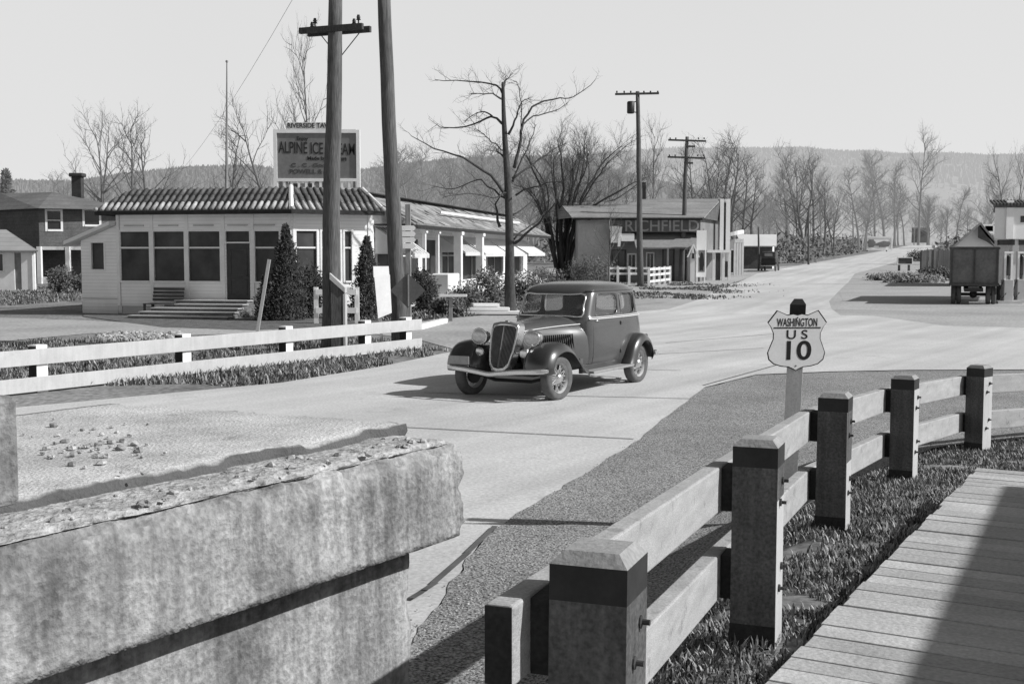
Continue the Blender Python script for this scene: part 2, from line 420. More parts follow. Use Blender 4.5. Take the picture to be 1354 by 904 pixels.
# stain along the slab edge
# ------------------------------------------------------------ grass
def blades(name, pts, hmin, hmax, w, m, label=None):
    v = []; f = []
    for (x, y, z) in pts:
        h = hmin+(hmax-hmin)*rnd.random()**2.2*1.35; a = rnd.uniform(0, 6.283); l = rnd.uniform(.2, .9)*h; ww = w*rnd.uniform(.6, 1.3)
        dx, dy = math.cos(a), math.sin(a); sx, sy = -dy*ww, dx*ww; o = len(v)
        v += [(x-sx, y-sy, z), (x+sx, y+sy, z), (x+dx*l*.4+sx*.8, y+dy*l*.4+sy*.8, z+h*.62), (x+dx*l*.4-sx*.8, y+dy*l*.4-sy*.8, z+h*.62), (x+dx*l, y+dy*l, z+h*.95)]
        f += [(o, o+1, o+2, o+3), (o+3, o+2, o+4)]
    me = bpy.data.meshes.new(name); me.from_pydata(v, [], f); me.materials.append(m)
    ob = bpy.data.objects.new(name, me); COL.objects.link(ob); ob['kind'] = 'stuff'
    if label: tag(ob, label, 'grass')
    return ob
# boardwalk edge on the fence side
BW0 = Vector(P(1005,904,.62)); BW1 = Vector(P(1290,620,.62)); BWD = (BW1-BW0).normalized(); BWN = Vector((BWD.y, -BWD.x))
def bw_side(x, y): return (Vector((x, y))-BW0).dot(BWN)
pts = []
while len(pts) < 95000:
    y = rnd.uniform(1.8, 15.5); x = rnd.uniform(-.8, 9)
    if x > .5*y+2.2: continue
    d, q = fence_dist(x, y)
    n = noise.noise(Vector((x*2, y*2, 0)))+.35*noise.noise(Vector((x*9, y*9, 5)))
    if d < -.66+.22*n or n < -.42+.3*rnd.random(): continue
    s = (Vector((x, y))-BW0).dot(BWD)
    if bw_side(x, y) > -.03 and s < (BW1-BW0).length+.02: continue
    pts.append((x, y, H(x, y)))
blades('grass', pts, .012, .052, .0055, M['grass'], 'short weedy grass on the bank around the right-hand guard rail posts')
pts = []
while len(pts) < 26000:
    px = rnd.uniform(-40, 640); py = rnd.uniform(440, 512)
    q = at(px, py)
    n = noise.noise(Vector((q.x*.7, q.y*.7, 3)))
    if n < -.22: continue
    lo = interp([(-40,540),(372,507),(500,486),(590,467),(640,460)], px)
    hi = interp([(-40,458),(120,447),(240,449),(330,447),(430,441),(552,456),(600,466),(640,466)], px)
    if not (hi < py < lo): continue
    pts.append((q.x, q.y, 0))
blades('grass', pts, .03, .13, .014, M['grass'], 'rough grass strip behind and under the left-hand white rail fence')
pts = []
while len(pts) < 16000:
    px = rnd.uniform(-60, 720); py = rnd.uniform(378, 436)
    q = at(px, py)
    hi = interp([(-60,378),(100,380),(108,399),(155,418),(400,418),(720,400)], px); lo = interp([(-60,409),(108,397),(110,428),(560,424),(720,410)], px)
    if not (hi < py < lo) or 108 < px < 430 and py > 399: continue
    pts.append((q.x, q.y, 0))
blades('grass', pts, .04, .16, .03, M['drygrass'], 'dry meadow grass around the tavern and the brown house')
pts = []
while len(pts) < 5000:
    px = rnd.gauss(895, 45); py = rnd.gauss(383, 7); q = at(px, py)
    n = noise.noise(Vector((q.x*.35, q.y*.2, 7)))
    if n < .05 or q.y < 60 or q.y > 110 or py < 374: continue
    pts.append((q.x, q.y, H(q.x, q.y)))
blades('grass', pts, .04, .14, .05, M['drygrass'], 'sparse weeds on the gravel verge between the poles and the highway')
# loose stones lying beside the boardwalk and on the side road bed
st = MB()
for i in range(700):
    k = rnd.random(); a, b = ((545,860),(845,584)) if k < 2 else ((845,584),(932,515)); t_ = rnd.random()
    q = at(a[0]+(b[0]-a[0])*t_, a[1]+(b[1]-a[1])*t_); o = rnd.gauss(.05, .10)
    st.blob((q.x+o, q.y-o*.3, .042), rnd.uniform(.004, .011), i, 5, .5, (1,1,.6))
st.build('gravel_spill', M['stone'], kind='stuff', norm=False, tagd=('loose gravel scattered along the seam between the slab and the dark shoulder', 'gravel'))
st = MB()
for i in range(300):
    px = rnd.uniform(130, 240); py = rnd.uniform(441, 452); q = at(px, py)
    st.blob((q.x, q.y, .03), rnd.uniform(.04, .11), i, 6, .6, (1,1,.7))
st.build('rubble', M['stone'], kind='stuff', tagd=('pale rubble scattered in the verge behind the left rail fence', 'rubble'))
# ------------------------------------------------------------ concrete bridge parapet
PC = at(622, 582, 1.41); PD = Vector((math.sin(R(32.6)), math.cos(R(32.6)), 0)); PN = Vector((PD.y, -PD.x, 0))   # PN faces the shoulder
par = thing('bridge_parapet', 'massive weathered concrete bridge parapet with stepped top in the near left foreground', 'bridge parapet', (PC.x, PC.y, 0))
def pp(s, n, z): return PC-PD*s+PN*n+Vector((0,0,z-1.41))
def rough_slab(name, s0, s1, n0, n1, z0, z1, m, amp, skew0=None, skew1=None, seed=0, res=.045):
    # box in parapet coordinates, subdivided and worn at its edges
    bm = bmesh.new()
    ns = int((s1-s0)/res); nn = max(4, int((n0-n1)/res)); nz = max(3, int((z1-z0)/res))
    grid = {}
    def V(i, j, k):
        if (i, j, k) not in grid:
            a = i/ns; b = j/nn; c = k/nz
            s = s0+(s1-s0)*a; n = n0+(n1-n0)*b; z = z0+(z1-z0)*c
            if skew0: s += skew0(b)*(1-a)
            e = min(a*(s1-s0), (b)*(n0-n1), (1-c)*(z1-z0)+.0)
            ee = sorted([a*(s1-s0), b*(n0-n1), (1-c)*(z1-z0)])[:2]
            edge = math.exp(-(ee[0]+ee[1])/.05)
            p = Vector((s*1.0, n, z))
            w = noise.noise(p*7+Vector((seed,0,0)))*.6+noise.noise(p*21)*.45
            wear = edge*amp*(.55+max(-.3, w))
            s += wear; n -= wear*.8; z -= wear*.9*c
            q = pp(s, n, z)
            if name == 'top_slab' and j == 0: q += PN*(.05*noise.noise(Vector((s*2.3, 4, 1)))+.03*noise.noise(Vector((s*8, 4, 1))))
            w2 = (noise.noise(p*3)*.5+noise.noise(p*14)*.3)*amp*.22
            q += Vector((w2, -w2, w2*.8))
            grid[(i, j, k)] = bm.verts.new(par_inv @ q)
        return grid[(i, j, k)]
    for i in range(ns):
        for j in range(nn):
            bm.faces.new([V(i,j,nz), V(i+1,j,nz), V(i+1,j+1,nz), V(i,j+1,nz)])
            bm.faces.new([V(i,j,0), V(i,j+1,0), V(i+1,j+1,0), V(i+1,j,0)])
        for k in range(nz):
            bm.faces.new([V(i,0,k), V(i+1,0,k), V(i+1,0,k+1), V(i,0,k+1)])
            bm.faces.new([V(i,nn,k), V(i,nn,k+1), V(i+1,nn,k+1), V(i+1,nn,k)])
    for j in range(nn):
        for k in range(nz):
            bm.faces.new([V(0,j,k), V(0,j,k+1), V(0,j+1,k+1), V(0,j+1,k)])
            bm.faces.new([V(ns,j,k), V(ns,j+1,k), V(ns,j+1,k+1), V(ns,j,k+1)])
    bmesh.ops.recalc_face_normals(bm, faces=bm.faces)
    me = bpy.data.meshes.new(name); bm.to_mesh(me); bm.free(); me.materials.append(m)
    for p in me.polygons: p.use_smooth = True
    ob = bpy.data.objects.new(name, me); COL.objects.link(ob); ob.parent = par
    return ob
par_inv = Matrix.Translation(-Vector((PC.x, PC.y, 0)))
M['concrete_step'] = mat('dark_faced_step_concrete', .47, .9, .24, 2.6, fine=.22, fscale=70, bump=.5, spots=.56, sdark=.7, spscale=4)
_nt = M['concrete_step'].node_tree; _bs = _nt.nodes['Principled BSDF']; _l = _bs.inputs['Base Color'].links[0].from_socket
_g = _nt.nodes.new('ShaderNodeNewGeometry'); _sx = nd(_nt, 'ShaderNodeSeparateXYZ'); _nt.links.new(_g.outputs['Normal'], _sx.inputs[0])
_mx = nd(_nt, 'ShaderNodeMix', data_type='RGBA'); _nt.links.new(mrange(_nt, _sx.outputs['Z'], .62, .95, .10, 1.0), _mx.inputs[0])  # steep faces darker than the level top
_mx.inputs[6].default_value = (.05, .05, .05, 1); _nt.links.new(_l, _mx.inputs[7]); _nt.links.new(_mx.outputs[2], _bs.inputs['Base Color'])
rough_slab('coping', 0, 4.6, 0, -.62, .965, 1.41, M['concrete_old'], .075, res=.028, seed=2)
rough_slab('ledge', .035, 4.6, -.035, -.40, 1.405, 1.428, M['concrete_rough'], .06, res=.03, seed=5)
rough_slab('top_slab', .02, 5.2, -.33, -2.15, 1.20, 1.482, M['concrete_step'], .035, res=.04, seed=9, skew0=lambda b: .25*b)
rough_slab('wall', .20, 4.8, -.20, -1.5, -.3, .963, M['concrete_old'], .02, res=.06, seed=4)
b = MB(); q0 = at(28, 652, 1.515); s_p = (PC-q0).dot(PD); n_p = (q0-PC).dot(PN)
b.obox(pp(s_p, n_p, 1.478), -PD*.9, -PN*.45, Vector((0,0,.36)))
b.build('end_block', M['concrete_old'], par, world=True, bevel=.02)
b = MB()
for i in range(130):
    t = rnd.random()
    if i < 70: p = at(rnd.gauss(120, 45), rnd.gauss(590, 16)+0, 1.49)
    else: p = pp(rnd.uniform(.2, 3), rnd.uniform(-.3, -.05), 1.43)
    if p.y > 7 or (p-PC).dot(PN) > -.03: continue
    b.blob(p, rnd.choice([.006,.009,.012,.02]), i, 6, .8, (1,1,.6))
b.build('loose_rubble', M['stone'], par, world=True, kind='stuff')

# ------------------------------------------------------------ right guard rail
gr = thing('guard_rail', 'white timber guard rail with black-banded posts curving beside the boardwalk', 'guard rail', (1.14, 5.55, 0))
inner = []
allp = [Vector((-.75, .75))]+POSTS
def fdir(i):
    a = POSTS[max(i-1, 0)]; c = POSTS[min(i+1, len(POSTS)-1)]
    return (c-a).normalized()
W = .205
for i, p in enumerate(POSTS):
    d = fdir(i); n = Vector((d.y, -d.x)); z0 = interp(ZF, p.y); zt = z0+.955
    if i == 0: zt = 1.545
    lean = Vector((rnd.uniform(-.01,.01), rnd.uniform(-.01,.01)))
    def sq(c, h, z): return [Vector((c.x+d.x*a*h+n.x*b_*h, c.y+d.y*a*h+n.y*b_*h, z)) for a, b_ in ((-1,-1),(1,-1),(1,1),(-1,1))]
    def seg(za, ha, zb, hb, capt=False, capb=False):
        f = [(k, (k+1) % 4, 4+(k+1) % 4, 4+k) for k in range(4)]
        if capt: f.append((4,5,6,7))
        return MB().add(sq(p+lean*(za-z0), ha, za)+sq(p+lean*(zb-z0), hb, zb), f)
    h = W/2
    po = seg(z0-.2, h, zt-.125, h).build('post', M['postshade'], gr, world=True)
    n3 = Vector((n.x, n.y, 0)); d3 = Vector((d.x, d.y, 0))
    MB().obox(Vector((p.x, p.y, z0-.1))+n3*h-d3*(h-.002), d3*(2*h-.004), n3*.003, Vector((0,0,zt-.126-z0+.1))).build('sunlit_face', M['whitewood'], po, world=True)  # white plate paints the sunlit side of the post
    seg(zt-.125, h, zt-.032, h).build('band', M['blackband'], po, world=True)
    mtop = seg(zt-.032, h, zt, h-.03, True); mtop.build('cap', M['capwood'], po, world=True)
    if i > 0:
        seg(z0-.05, h+.002, z0+.10, h+.002).build('tar_foot', M['creosote'], po, world=True)
    # bolts on the walk side
    for zz, s in ((zt-.20, .03), (zt-.29, -.03), (zt-.60, .03), (zt-.69, -.03)):
        c = Vector((p.x, p.y, zz))+Vector((n.x, n.y, 0))*h+Vector((d.x, d.y, 0))*s
        e = Vector((n.x, n.y, 0))
        MB().lathe([(.0,.034),(.008,.034),(.008,.014),(.018,.012),(.018,0)], c, e, 8).build('bolt', M['iron'], po, world=True)
TH = .075
def railpt(i, off):
    d = fdir(i); n = Vector((d.y, -d.x)); return POSTS[i]-n*(W/2+off)
for (ta, tb) in ((.135, .345), (.545, .755)):
    for i in range(len(POSTS)-1):
        a, c = railpt(i, TH/2+.052), railpt(i+1, TH/2+.052)
        za = interp(ZF, POSTS[i].y)+.955; zc = interp(ZF, POSTS[i+1].y)+.955
        if i == 0: za = 1.545
        if i == 0:
            dd = (c-a).normalized(); a = a-dd*.21; za += .015
        m_ = MB(); hgt = tb-ta
        dd = Vector((c.x-a.x, c.y-a.y)).normalized(); nn = Vector((dd.y, -dd.x, 0))*TH/2
        A = Vector((a.x, a.y, za-tb)); C = Vector((c.x, c.y, zc-tb)); u = Vector((0,0,hgt))
        m_.add([A-nn, A+nn, A+nn+u, A-nn+u, C-nn, C+nn, C+nn+u, C-nn+u], [(0,1,2,3),(4,7,6,5),(0,4,5,1),(1,5,6,2),(2,6,7,3),(3,7,4,0)])
        rl_ = m_.build('rail', M['railwood'], gr, world=True, bevel=.008)
        if i == 0:
            e_ = Vector((dd.x, dd.y, 0)); MB().obox(A-nn*.96-e_*.004+u*.02, nn*1.92, e_*.003, u*.96).build('shaded_end', M['creosote'], rl_, world=True)  # dark plate puts shade onto the rail end face
# short spacer blocks between posts and rails
for i, p in enumerate(POSTS):
    d = fdir(i); n = Vector((d.y, -d.x)); zt = interp(ZF, p.y)+.955
    for ta in (.14, .55):
        m_ = MB(); m_.box((p.x-n.x*(W/2+.026), p.y-n.y*(W/2+.026), zt-ta-.10), (.16, .05, .2), math.atan2(d.y, d.x)); m_.build('spacer', M['creosote'], gr, world=True)

# ------------------------------------------------------------ boardwalk
bw = thing('boardwalk', 'weathered plank boardwalk running beside the guard rail in the lower right corner', 'boardwalk', (BW0.x, BW0.y, 0), math.atan2(BWD.y, BWD.x))
L = (BW1-BW0).length
m_ = MB(); s = -6.5; k = 0
while s < L:
    w = .165+rnd.uniform(-.012,.012)
    j = rnd.uniform(0, .02)
    m_.box((s+w/2, -(2.6-j)/2-j+rnd.uniform(-.012,.012), .595+rnd.uniform(-.003,.003)), (w-.011, 2.6, .05), rnd.uniform(-.003,.003))
    s += w; k += 1
m_.build('plank', M['plank'], bw, bevel=.004)
m_ = MB()
for yy in (-.2, -1.3, -2.45): m_.box((L/2-3.3, yy, .47), (L+6.2, .12, .195))
m_.build('joist', M['creosote'], bw)
# unseen shed added right of the view, sized so its eaves shade the planks
SUN_AZ = Vector((.985, -.172)); SUN_EL = 35.0
ed0 = Vector(P(1192,904,.62)); ed1 = Vector(P(1326,642,.62)); ed = (ed1-ed0).normalized()
off = 4.2; eh = .62+off*math.tan(R(SUN_EL))
c1 = ed1+SUN_AZ*off; sd = Vector((ed.y, -ed.x))
sh = thing('shadow_shed', 'unseen dark board shed added right of the boardwalk to shade its planks', 'shadow_shed', (c1.x, c1.y, 0), math.atan2(ed.y, ed.x))
MB().box((-4.5, -2.15, eh/2-.05), (9.0-.3, 3.6, eh-.1)).build('wall', M['darkwall'], sh)
MB().prism([(-9, 0, eh), (-9, -.0, eh-.06), (-9, -4.3, eh-.06), (-9, -4.3, eh), (-9, -2.15, eh+.5)], (9.0,0,0)).build('roof', M['roofgrey'], sh)

# ------------------------------------------------------------ route shield
sp = at(1046, 590, .1); sp = atd(1043, 560, 9.75); base = Vector((sp.x, 9.75, H(sp.x, 9.75)))
top = atd(1055.5, 398, 9.75)
rs = thing('route_sign', 'white shield route sign reading Washington US 10 on a wooden post', 'road sign', base)
pw = .125; rot = R(-14)
dx = Vector((math.cos(rot), math.sin(rot), 0)); dy = Vector((-math.sin(rot), math.cos(rot), 0))
lean = (top-base); lean = lean*((top.z-base.z)/(lean.z))
def spost(t0, t1, h0, h1, capt=False):
    q = []
    for t, h in ((t0, h0), (t1, h1)):
        c = base+lean*t
        q += [c+dx*a*h+dy*b_*h for a, b_ in ((-1,-1),(1,-1),(1,1),(-1,1))]
    f = [(k, (k+1) % 4, 4+(k+1) % 4, 4+k) for k in range(4)]
    if capt: f.append((4,5,6,7))
    return MB().add(q, f)
spost(-.15, .93, pw/2, pw/2).build('post', M['postwood'], rs, world=True)
spost(.93, .985, pw/2, pw/2).build('band', M['blackband'], rs, world=True)
spost(.985, 1.01, pw/2, pw/2-.03, True).build('cap', M['blackband'], rs, world=True)
sc = atd(1052, 449, 9.75)-dy*(pw/2+.012)
sc.y = 9.75-.09
ry_ = R(5); sr = Vector((math.cos(ry_), math.sin(ry_), 0)); su = Vector((.02, 0, 1)).normalized()
S = .0061   # metres per photo pixel there
half = [(0,34),(6,35.5),(14,34),(22,37.5),(28,40),(40,24),(36,19),(32,10),(32,2),(36,-8),(39,-16),(37,-25),(30,-31),(20,-34),(10,-35),(4,-37.5),(0,-40)]
outl = [Vector((x, y)) for x, y in half]+[Vector((-x, y)) for x, y in reversed(half[1:-1])]
sf_ = Vector((-math.sin(ry_), math.cos(ry_), 0)); sc = sc-sf_*.012
def sw(p, k=1.0, off=0): return sc+sr*(p[0]*S*k)+su*(p[1]*S*k)-sf_*off
MB().prism([sw(p) for p in outl], -sf_*.004).build('border', M['signblack'], rs, world=True, norm=True)
MB().prism([sw(p, .965, .0045) for p in outl], -sf_*.002).build('face', M['signwhite'], rs, world=True)
MB().obox(sw((-31.5, 16.2), 1, .007), sr*63*S, su*1.5*S, -sf_*.0015).build('divider', M['signblack'], rs, world=True)
text('lettering', 'WASHINGTON', 11*S*1.35, sw((0, 23.5), 1, .0075), sr, su, M['signblack'], rs, .001, width=54*S, off=.0007)
text('lettering', 'U S', 13*S*1.3, sw((0, 7.5), 1, .0075), sr, su, M['signblack'], rs, .001, width=28*S, off=.0006)
text('lettering', '10', 25*S*1.38, sw((0, -14), 1, .0075), sr, su, M['signblack'], rs, .001, width=33*S, off=.0035)
bo = MB()
for yy in (30, -33): c = sw((0, yy), 1, .006); bo.tube([c, c-sf_*.003], .006, 8)
bo.build('bolt', M['iron'], rs, world=True)

# ------------------------------------------------------------ left white fence
FA = Vector((-12.9, 12.9, 0)); FB = at(556, 460, .03); FB = Vector((FB.x, FB.y, 0))
FM = Vector((at(0,478,.57).x, at(0,478,.57).y, 0))
fd = (FB-FM).normalized(); FA = FM-fd*6; fn = Vector((fd.y, -fd.x, 0))
wf = thing('rail_fence', 'white two-rail board fence with short posts on the far left side of the road', 'fence', FB)
TL = (FB-FA).length
for (z0, z1) in ((.47, .73), (.03, .27)):
    m_ = MB(); A = FA+Vector((0,0,z0))
    m_.obox(A, fd*TL, fn*.05, Vector((0,0,z1-z0))); m_.build('rail', M['whitewood'], wf, world=True, bevel=.006)
def on_line(A, d, px):
    k = (px-677)/FPX  # x/y ratio, pitch free
    # solve (A.x+t d.x) = k' (A.y+t d.y) with k' = k/cos for points near the horizon
    kk = k/math.cos(PITCH)
    t = (kk*A.y-A.x)/(d.x-kk*d.y); return A+d*t
for px in (-150, 55, 247, 383, 487, 541):
    q = on_line(FA, fd, px)-fn*.10
    wd = .22
    m_ = MB(); rz = math.atan2(fd.y, fd.x)
    m_.box((q.x, q.y, .36), (wd, .2, .86), rz)
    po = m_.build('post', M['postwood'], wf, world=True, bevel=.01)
    MB().box((q.x-fd.x*(wd/2+.003), q.y-fd.y*(wd/2+.003), .36), (.004, .196, .8), rz).build('shaded_side', M['creosote'], po, world=True)  # dark plate paints the unlit side of the post
# ------------------------------------------------------------ generic wall with openings
U = Vector((0,0,1))
def V3(p, z=0): return Vector((p[0], p[1], z))
def hit(A, B, px):
    A, B = Vector(A[:2]), Vector(B[:2]); d = (B-A).normalized(); kk = (px-677)/FPX/math.cos(PITCH)
    return (kk*A.y-A.x)/(d.x-kk*d.y)
def wall(m_, A, B, z0, z1, ops, th=.15):
    A, B = Vector(A[:2]), Vector(B[:2]); L = (B-A).length; d = (B-A)/L; n = Vector((d.y, -d.x))  # n: outside, facing the camera for A left of B
    def piece(s0, s1, a, b):
        if s1-s0 < .005 or b-a < .005: return
        p = A+d*s0; m_.obox((p.x, p.y, a), V3(d*(s1-s0)), V3(-n*th), U*(b-a))
    s = 0
    for (a, b, za, zb) in sorted(ops):
        piece(s, a, z0, z1); piece(a, b, z0, za); piece(a, b, zb, z1); s = b
    piece(s, L, z0, z1)
def window(par, A, B, s0, s1, z0, z1, frame='trim', glass='glassdark', fw=.07, bars=(), vbars=(), name='window', proud=.03, depth=.06):
    A, B = Vector(A[:2]), Vector(B[:2]); d = (B-A).normalized(); n = Vector((d.y, -d.x))
    m_ = MB()
    def pc(a, b, za, zb, pr, dp):
        p = A+d*a+n*pr; m_.obox((p.x, p.y, za), V3(d*(b-a)), V3(-n*dp), U*(zb-za))
    pc(s0-fw, s0, z0-fw, z1+fw, proud, .1); pc(s1, s1+fw, z0-fw, z1+fw, proud, .1)
    pc(s0, s1, z1, z1+fw, proud-.003, .1); pc(s0, s1, z0-fw, z0, proud+.03, .13)
    for z in bars: pc(s0, s1, z-.03, z+.03, -.01, .04)
    for t in vbars: x = s0+(s1-s0)*t; pc(x-.02, x+.02, z0, z1, -.012, .035)
    w = m_.build(name, M[frame], par, world=True)
    p = A+d*(s0+.003)-n*depth; q = A+d*(s1-.003)-n*depth
    MB().add([(p.x,p.y,z0+.003),(q.x,q.y,z0+.003),(q.x,q.y,z1-.003),(p.x,p.y,z1-.003)], [(0,1,2,3)]).build('pane', M[glass], w, world=True)
    return w
def zat(py, Y): return atd(677, py, Y).z

# ------------------------------------------------------------ tavern
M['tilelit'] = mat('highlit_roof_tile', .34, .7, .3, 1.4, fine=.25, fscale=14, island=.3)  # brighter copy of the tile, painting highlights on the eave course
T0 = Vector((atd(155, 350, 45.8).x, 45.8)); T1 = Vector((atd(386, 350, 44.2).x, 44.2))
cd = Vector((.83, .56)).normalized(); T2 = T1+cd*3.3
sdv = Vector((.19, .98)).normalized(); T3 = T2+sdv*33
fdv = (T1-T0).normalized()
tav = thing('tavern', 'long white roadside tavern with tiled eaves, wide windows and white awnings', 'tavern', (T1.x, T1.y, 0))
EZ = 3.86
m_ = MB(); ops = []
def fs(px): return hit(T0, T1, px)
zw0, zw1 = zat(371.5, 45), zat(306, 45); ztr = zat(327.5, 45)
wins = [(161, 200), (206, 246), (252, 293), (339, 371)]
for a, b in wins: ops.append((fs(a), fs(b), zw0, zw1))
dr = (fs(301), fs(332)); zdo = .46
ops.append((dr[0], dr[1], zdo, zw1))
wall(m_, T0, T1, .32, EZ, ops)
ops2 = []
for a, b in ((391, 420), (427, 451), (457, 466)):
    ops2.append((hit(T1, T2, a), hit(T1, T2, b), zat(371, 45.5), zat(306, 45.5)))
wall(m_, T1, T2, .32, EZ, ops2)
# side wall
ops3 = [(.5, 2.3, .5, 2.7), (3.6, 6.4, 1.2, 2.9), (7.6, 9.6, .2, 2.9), (10.6, 13.2, 1.1, 2.8), (14.6, 19.4, 1.0, 2.6), (20.6, 24.8, 1.0, 2.6), (25.8, 30.5, 1.0, 2.6)]
wall(m_, T2, T3, .05, EZ-.3, ops3)
TB0 = T0+Vector((-fdv.y, fdv.x))*9; 
wall(m_, TB0, T0, .05, EZ, [])
T4 = T3+Vector((-sdv.y, sdv.x))*9
wall(m_, T3, T4, .05, EZ-.3, [])
m_.build('wall', M['siding'], tav, world=True)
m_ = MB(); wall(m_, T0-Vector((fdv.y,-fdv.x))*.04, T1-Vector((fdv.y,-fdv.x))*.04, 0, .32, []); wall(m_, T1, T2, 0, .32, [])
m_.build('foundation', M['foundation'], tav, world=True)
for (a, b, z0, z1) in ops:
    if z0 < .6: continue
    window(tav, T0, T1, a, b, z0, z1, bars=(ztr,), glass='screen')
for (a, b, z0, z1) in ops2: window(tav, T1, T2, a, b, z0, z1, bars=(ztr,), glass='screen')
for i, (a, b, z0, z1) in enumerate(ops3): window(tav, T2, T3, a, b, z0, z1, bars=(2.2,) if z0 > 1 else (), vbars=(.5,) if b-a > 2 else (), glass='screen')
# door with transom
w = window(tav, T0, T1, dr[0], dr[1], zat(320, 45)+.0, zw1, glass='screen', fw=.05, name='transom')
m_ = MB(); p = T0+fdv*dr[0]; nn = Vector((fdv.y, -fdv.x)); q = p-nn*.05
dwid = dr[1]-dr[0]; dz = zat(321.5, 45)
m_.obox((q.x, q.y, zdo), V3(fdv*dwid), V3(-nn*.05), U*(dz-zdo)); dd = m_.build('door', M['door'], tav, world=True)
m_ = MB()
for a, b, z0, z1 in ((.14,.86,.14,.40), (.14,.86,.46,.9)):
    for (x0, x1, y0, y1) in ((a, b, z0, z0+.02), (a, b, z1-.02, z1), (a, a+.04, z0, z1), (b-.04, b, z0, z1)):
        r = p+fdv*dwid*x0-nn*.048; hh = dz-zdo
        m_.obox((r.x, r.y, zdo+hh*y0), V3(fdv*dwid*(x1-x0)), V3(nn*.015), U*hh*(y1-y0))
m_.build('panel_moulding', M['darkwall'], dd, world=True)
k = p+fdv*dwid*.88-nn*.03; MB().lathe([(0,.06),(.03,.05),(.03,.02),(.01,0)], (k.x, k.y, zdo+1), V3(nn), 8).build('handle', M['iron'], dd, world=True)
# corner boards and pilaster strips
for A, B, ss in ((T0, T1, [0, fs(203)-.04, fs(249)-.04, fs(297)-.05, fs(335.5)-.05, (T1-T0).length-.14]), (T1, T2, [.06, 3.1])):
    d = (B-A).normalized(); n = Vector((d.y, -d.x))
    for s in ss:
        r = A+d*s; MB().obox((r.x, r.y, .33), V3(d*.12), V3(n*.035), U*(EZ-.36)).build('pilaster', M['trim'], tav, world=True)
# small hooded vents above the windows
for px in (181, 226, 272, 317, 352):
    r = T0+fdv*(fs(px)-.4); MB().obox((r.x, r.y, zw1+.2), V3(fdv*.8), V3(nn*.06), U*.05).build('drip_board', M['foundation'], tav, world=True)
# roof: tiled skirt along front and chamfer, shingled along the side
TZ = EZ+.83
def off_path(pts, o):
    out = []
    for i, p in enumerate(pts):
        ns = []
        if i > 0: d = (pts[i]-pts[i-1]).normalized(); ns.append(Vector((d.y, -d.x)))
        if i < len(pts)-1: d = (pts[i+1]-pts[i]).normalized(); ns.append(Vector((d.y, -d.x)))
        n = sum(ns, Vector((0,0))).normalized(); out.append(p+n*(o/n.dot(ns[0])))
    return out
path = [TB0, T0, T1, T2, T3, T4]
eo = off_path(path, .55); io = off_path(path, -.45)
for i in (0, 1, 2):
    a, b, c, d_ = eo[i], eo[i+1], io[i+1], io[i]
    m_ = MB(); m_.poly([V3(a, EZ), V3(b, EZ), V3(c, TZ), V3(d_, TZ)])
    rf = m_.build('tiled_roof', M['tile'], tav, world=True, solid=.04)
    e = (b-a).normalized(); Lr = (b-a).length; nn_ = Vector((e.y, -e.x))
    tm = MB(); tl = MB(); s = .05
    while s < Lr:
        lo = a+e*s; # roll runs square to the eave, clipped by the hips
        din = (d_-a); xin = din.dot(e); lenin = -din.dot(nn_); 
        xout = (c-b).dot(e)
        t = 1.0
        if xin > 0 and s < xin: t = min(t, s/xin)
        if xout < 0 and (Lr-s) < -xout: t = min(t, (Lr-s)/-xout)
        for k in range(3):
            t0, t1 = k/3.0, min((k+1)/3.0, t)
            if t1 <= t0+.03: continue
            p0 = V3(lo+nn_*(.03-t0*lenin), EZ+(TZ-EZ)*t0+.045-.012*k); p1 = V3(lo-nn_*lenin*t1, EZ+(TZ-EZ)*t1+.045-.012*k)
            (tm if k else tl).tube([p0, p1], [.085, .068], 8)
        s += .262
    tm.build('roll_tile', M['tile'], rf, world=True, smooth=True); tl.build('eave_tile', M['tilelit'], rf, world=True, smooth=True)
    if i in (1, 2): MB().tube([V3(b, EZ+.06), V3(c, TZ+.06)], .09 if i == 1 else .08, 8).build('hip_ridge', M['lightwall'], tav, world=True)
    MB().add([V3(a, EZ-.14), V3(b, EZ-.14), V3(b, EZ-.01), V3(a, EZ-.01)], [(0,1,2,3)]).build('eave_board', M['creosote'], tav, world=True, solid=.03)
    MB().poly([V3(a, EZ-.03), V3(b, EZ-.03), V3(path[i+1], EZ-.03), V3(path[i], EZ-.03)]).build('soffit', M['stucco'], tav, world=True)
MB().poly([V3(p, TZ-.02) for p in io]).build('flat_roof', M['roofgrey'], tav, world=True)
# side: shingled slope lower and wider, carried by porch columns
sn = Vector((sdv.y, -sdv.x)); SE = 3.42; ST = 4.62
so_ = 1.45
A, B = T2+sn*so_+sdv*.6, T3+sn*so_+sdv*.5
m_ = MB(); m_.poly([V3(A, SE), V3(B, SE), V3(T3-sn*1.0-sdv*1.2, ST), V3(T2-sn*1.0, ST)])
m_.poly([V3(A, SE), V3(T2-sn*1.0, ST), V3(T2-sn*.6, SE)]); m_.poly([V3(B, SE), V3(T4+sdv*.5, SE), V3(T4-sdv*1.2, ST), V3(T3-sn*1.0-sdv*1.2, ST)])
M['shingle_side'] = mat('side_shingles', .27, .95, .22, 1.2, fine=.2, fscale=8)
rs_ = m_.build('shingled_roof', M['shingle_side'], tav, world=True, solid=.06)
m_ = MB()   # courses of shingles
sl_ = (V3(T2-sn*1.0, ST)-V3(T2+sn*so_, SE)); nc = 9
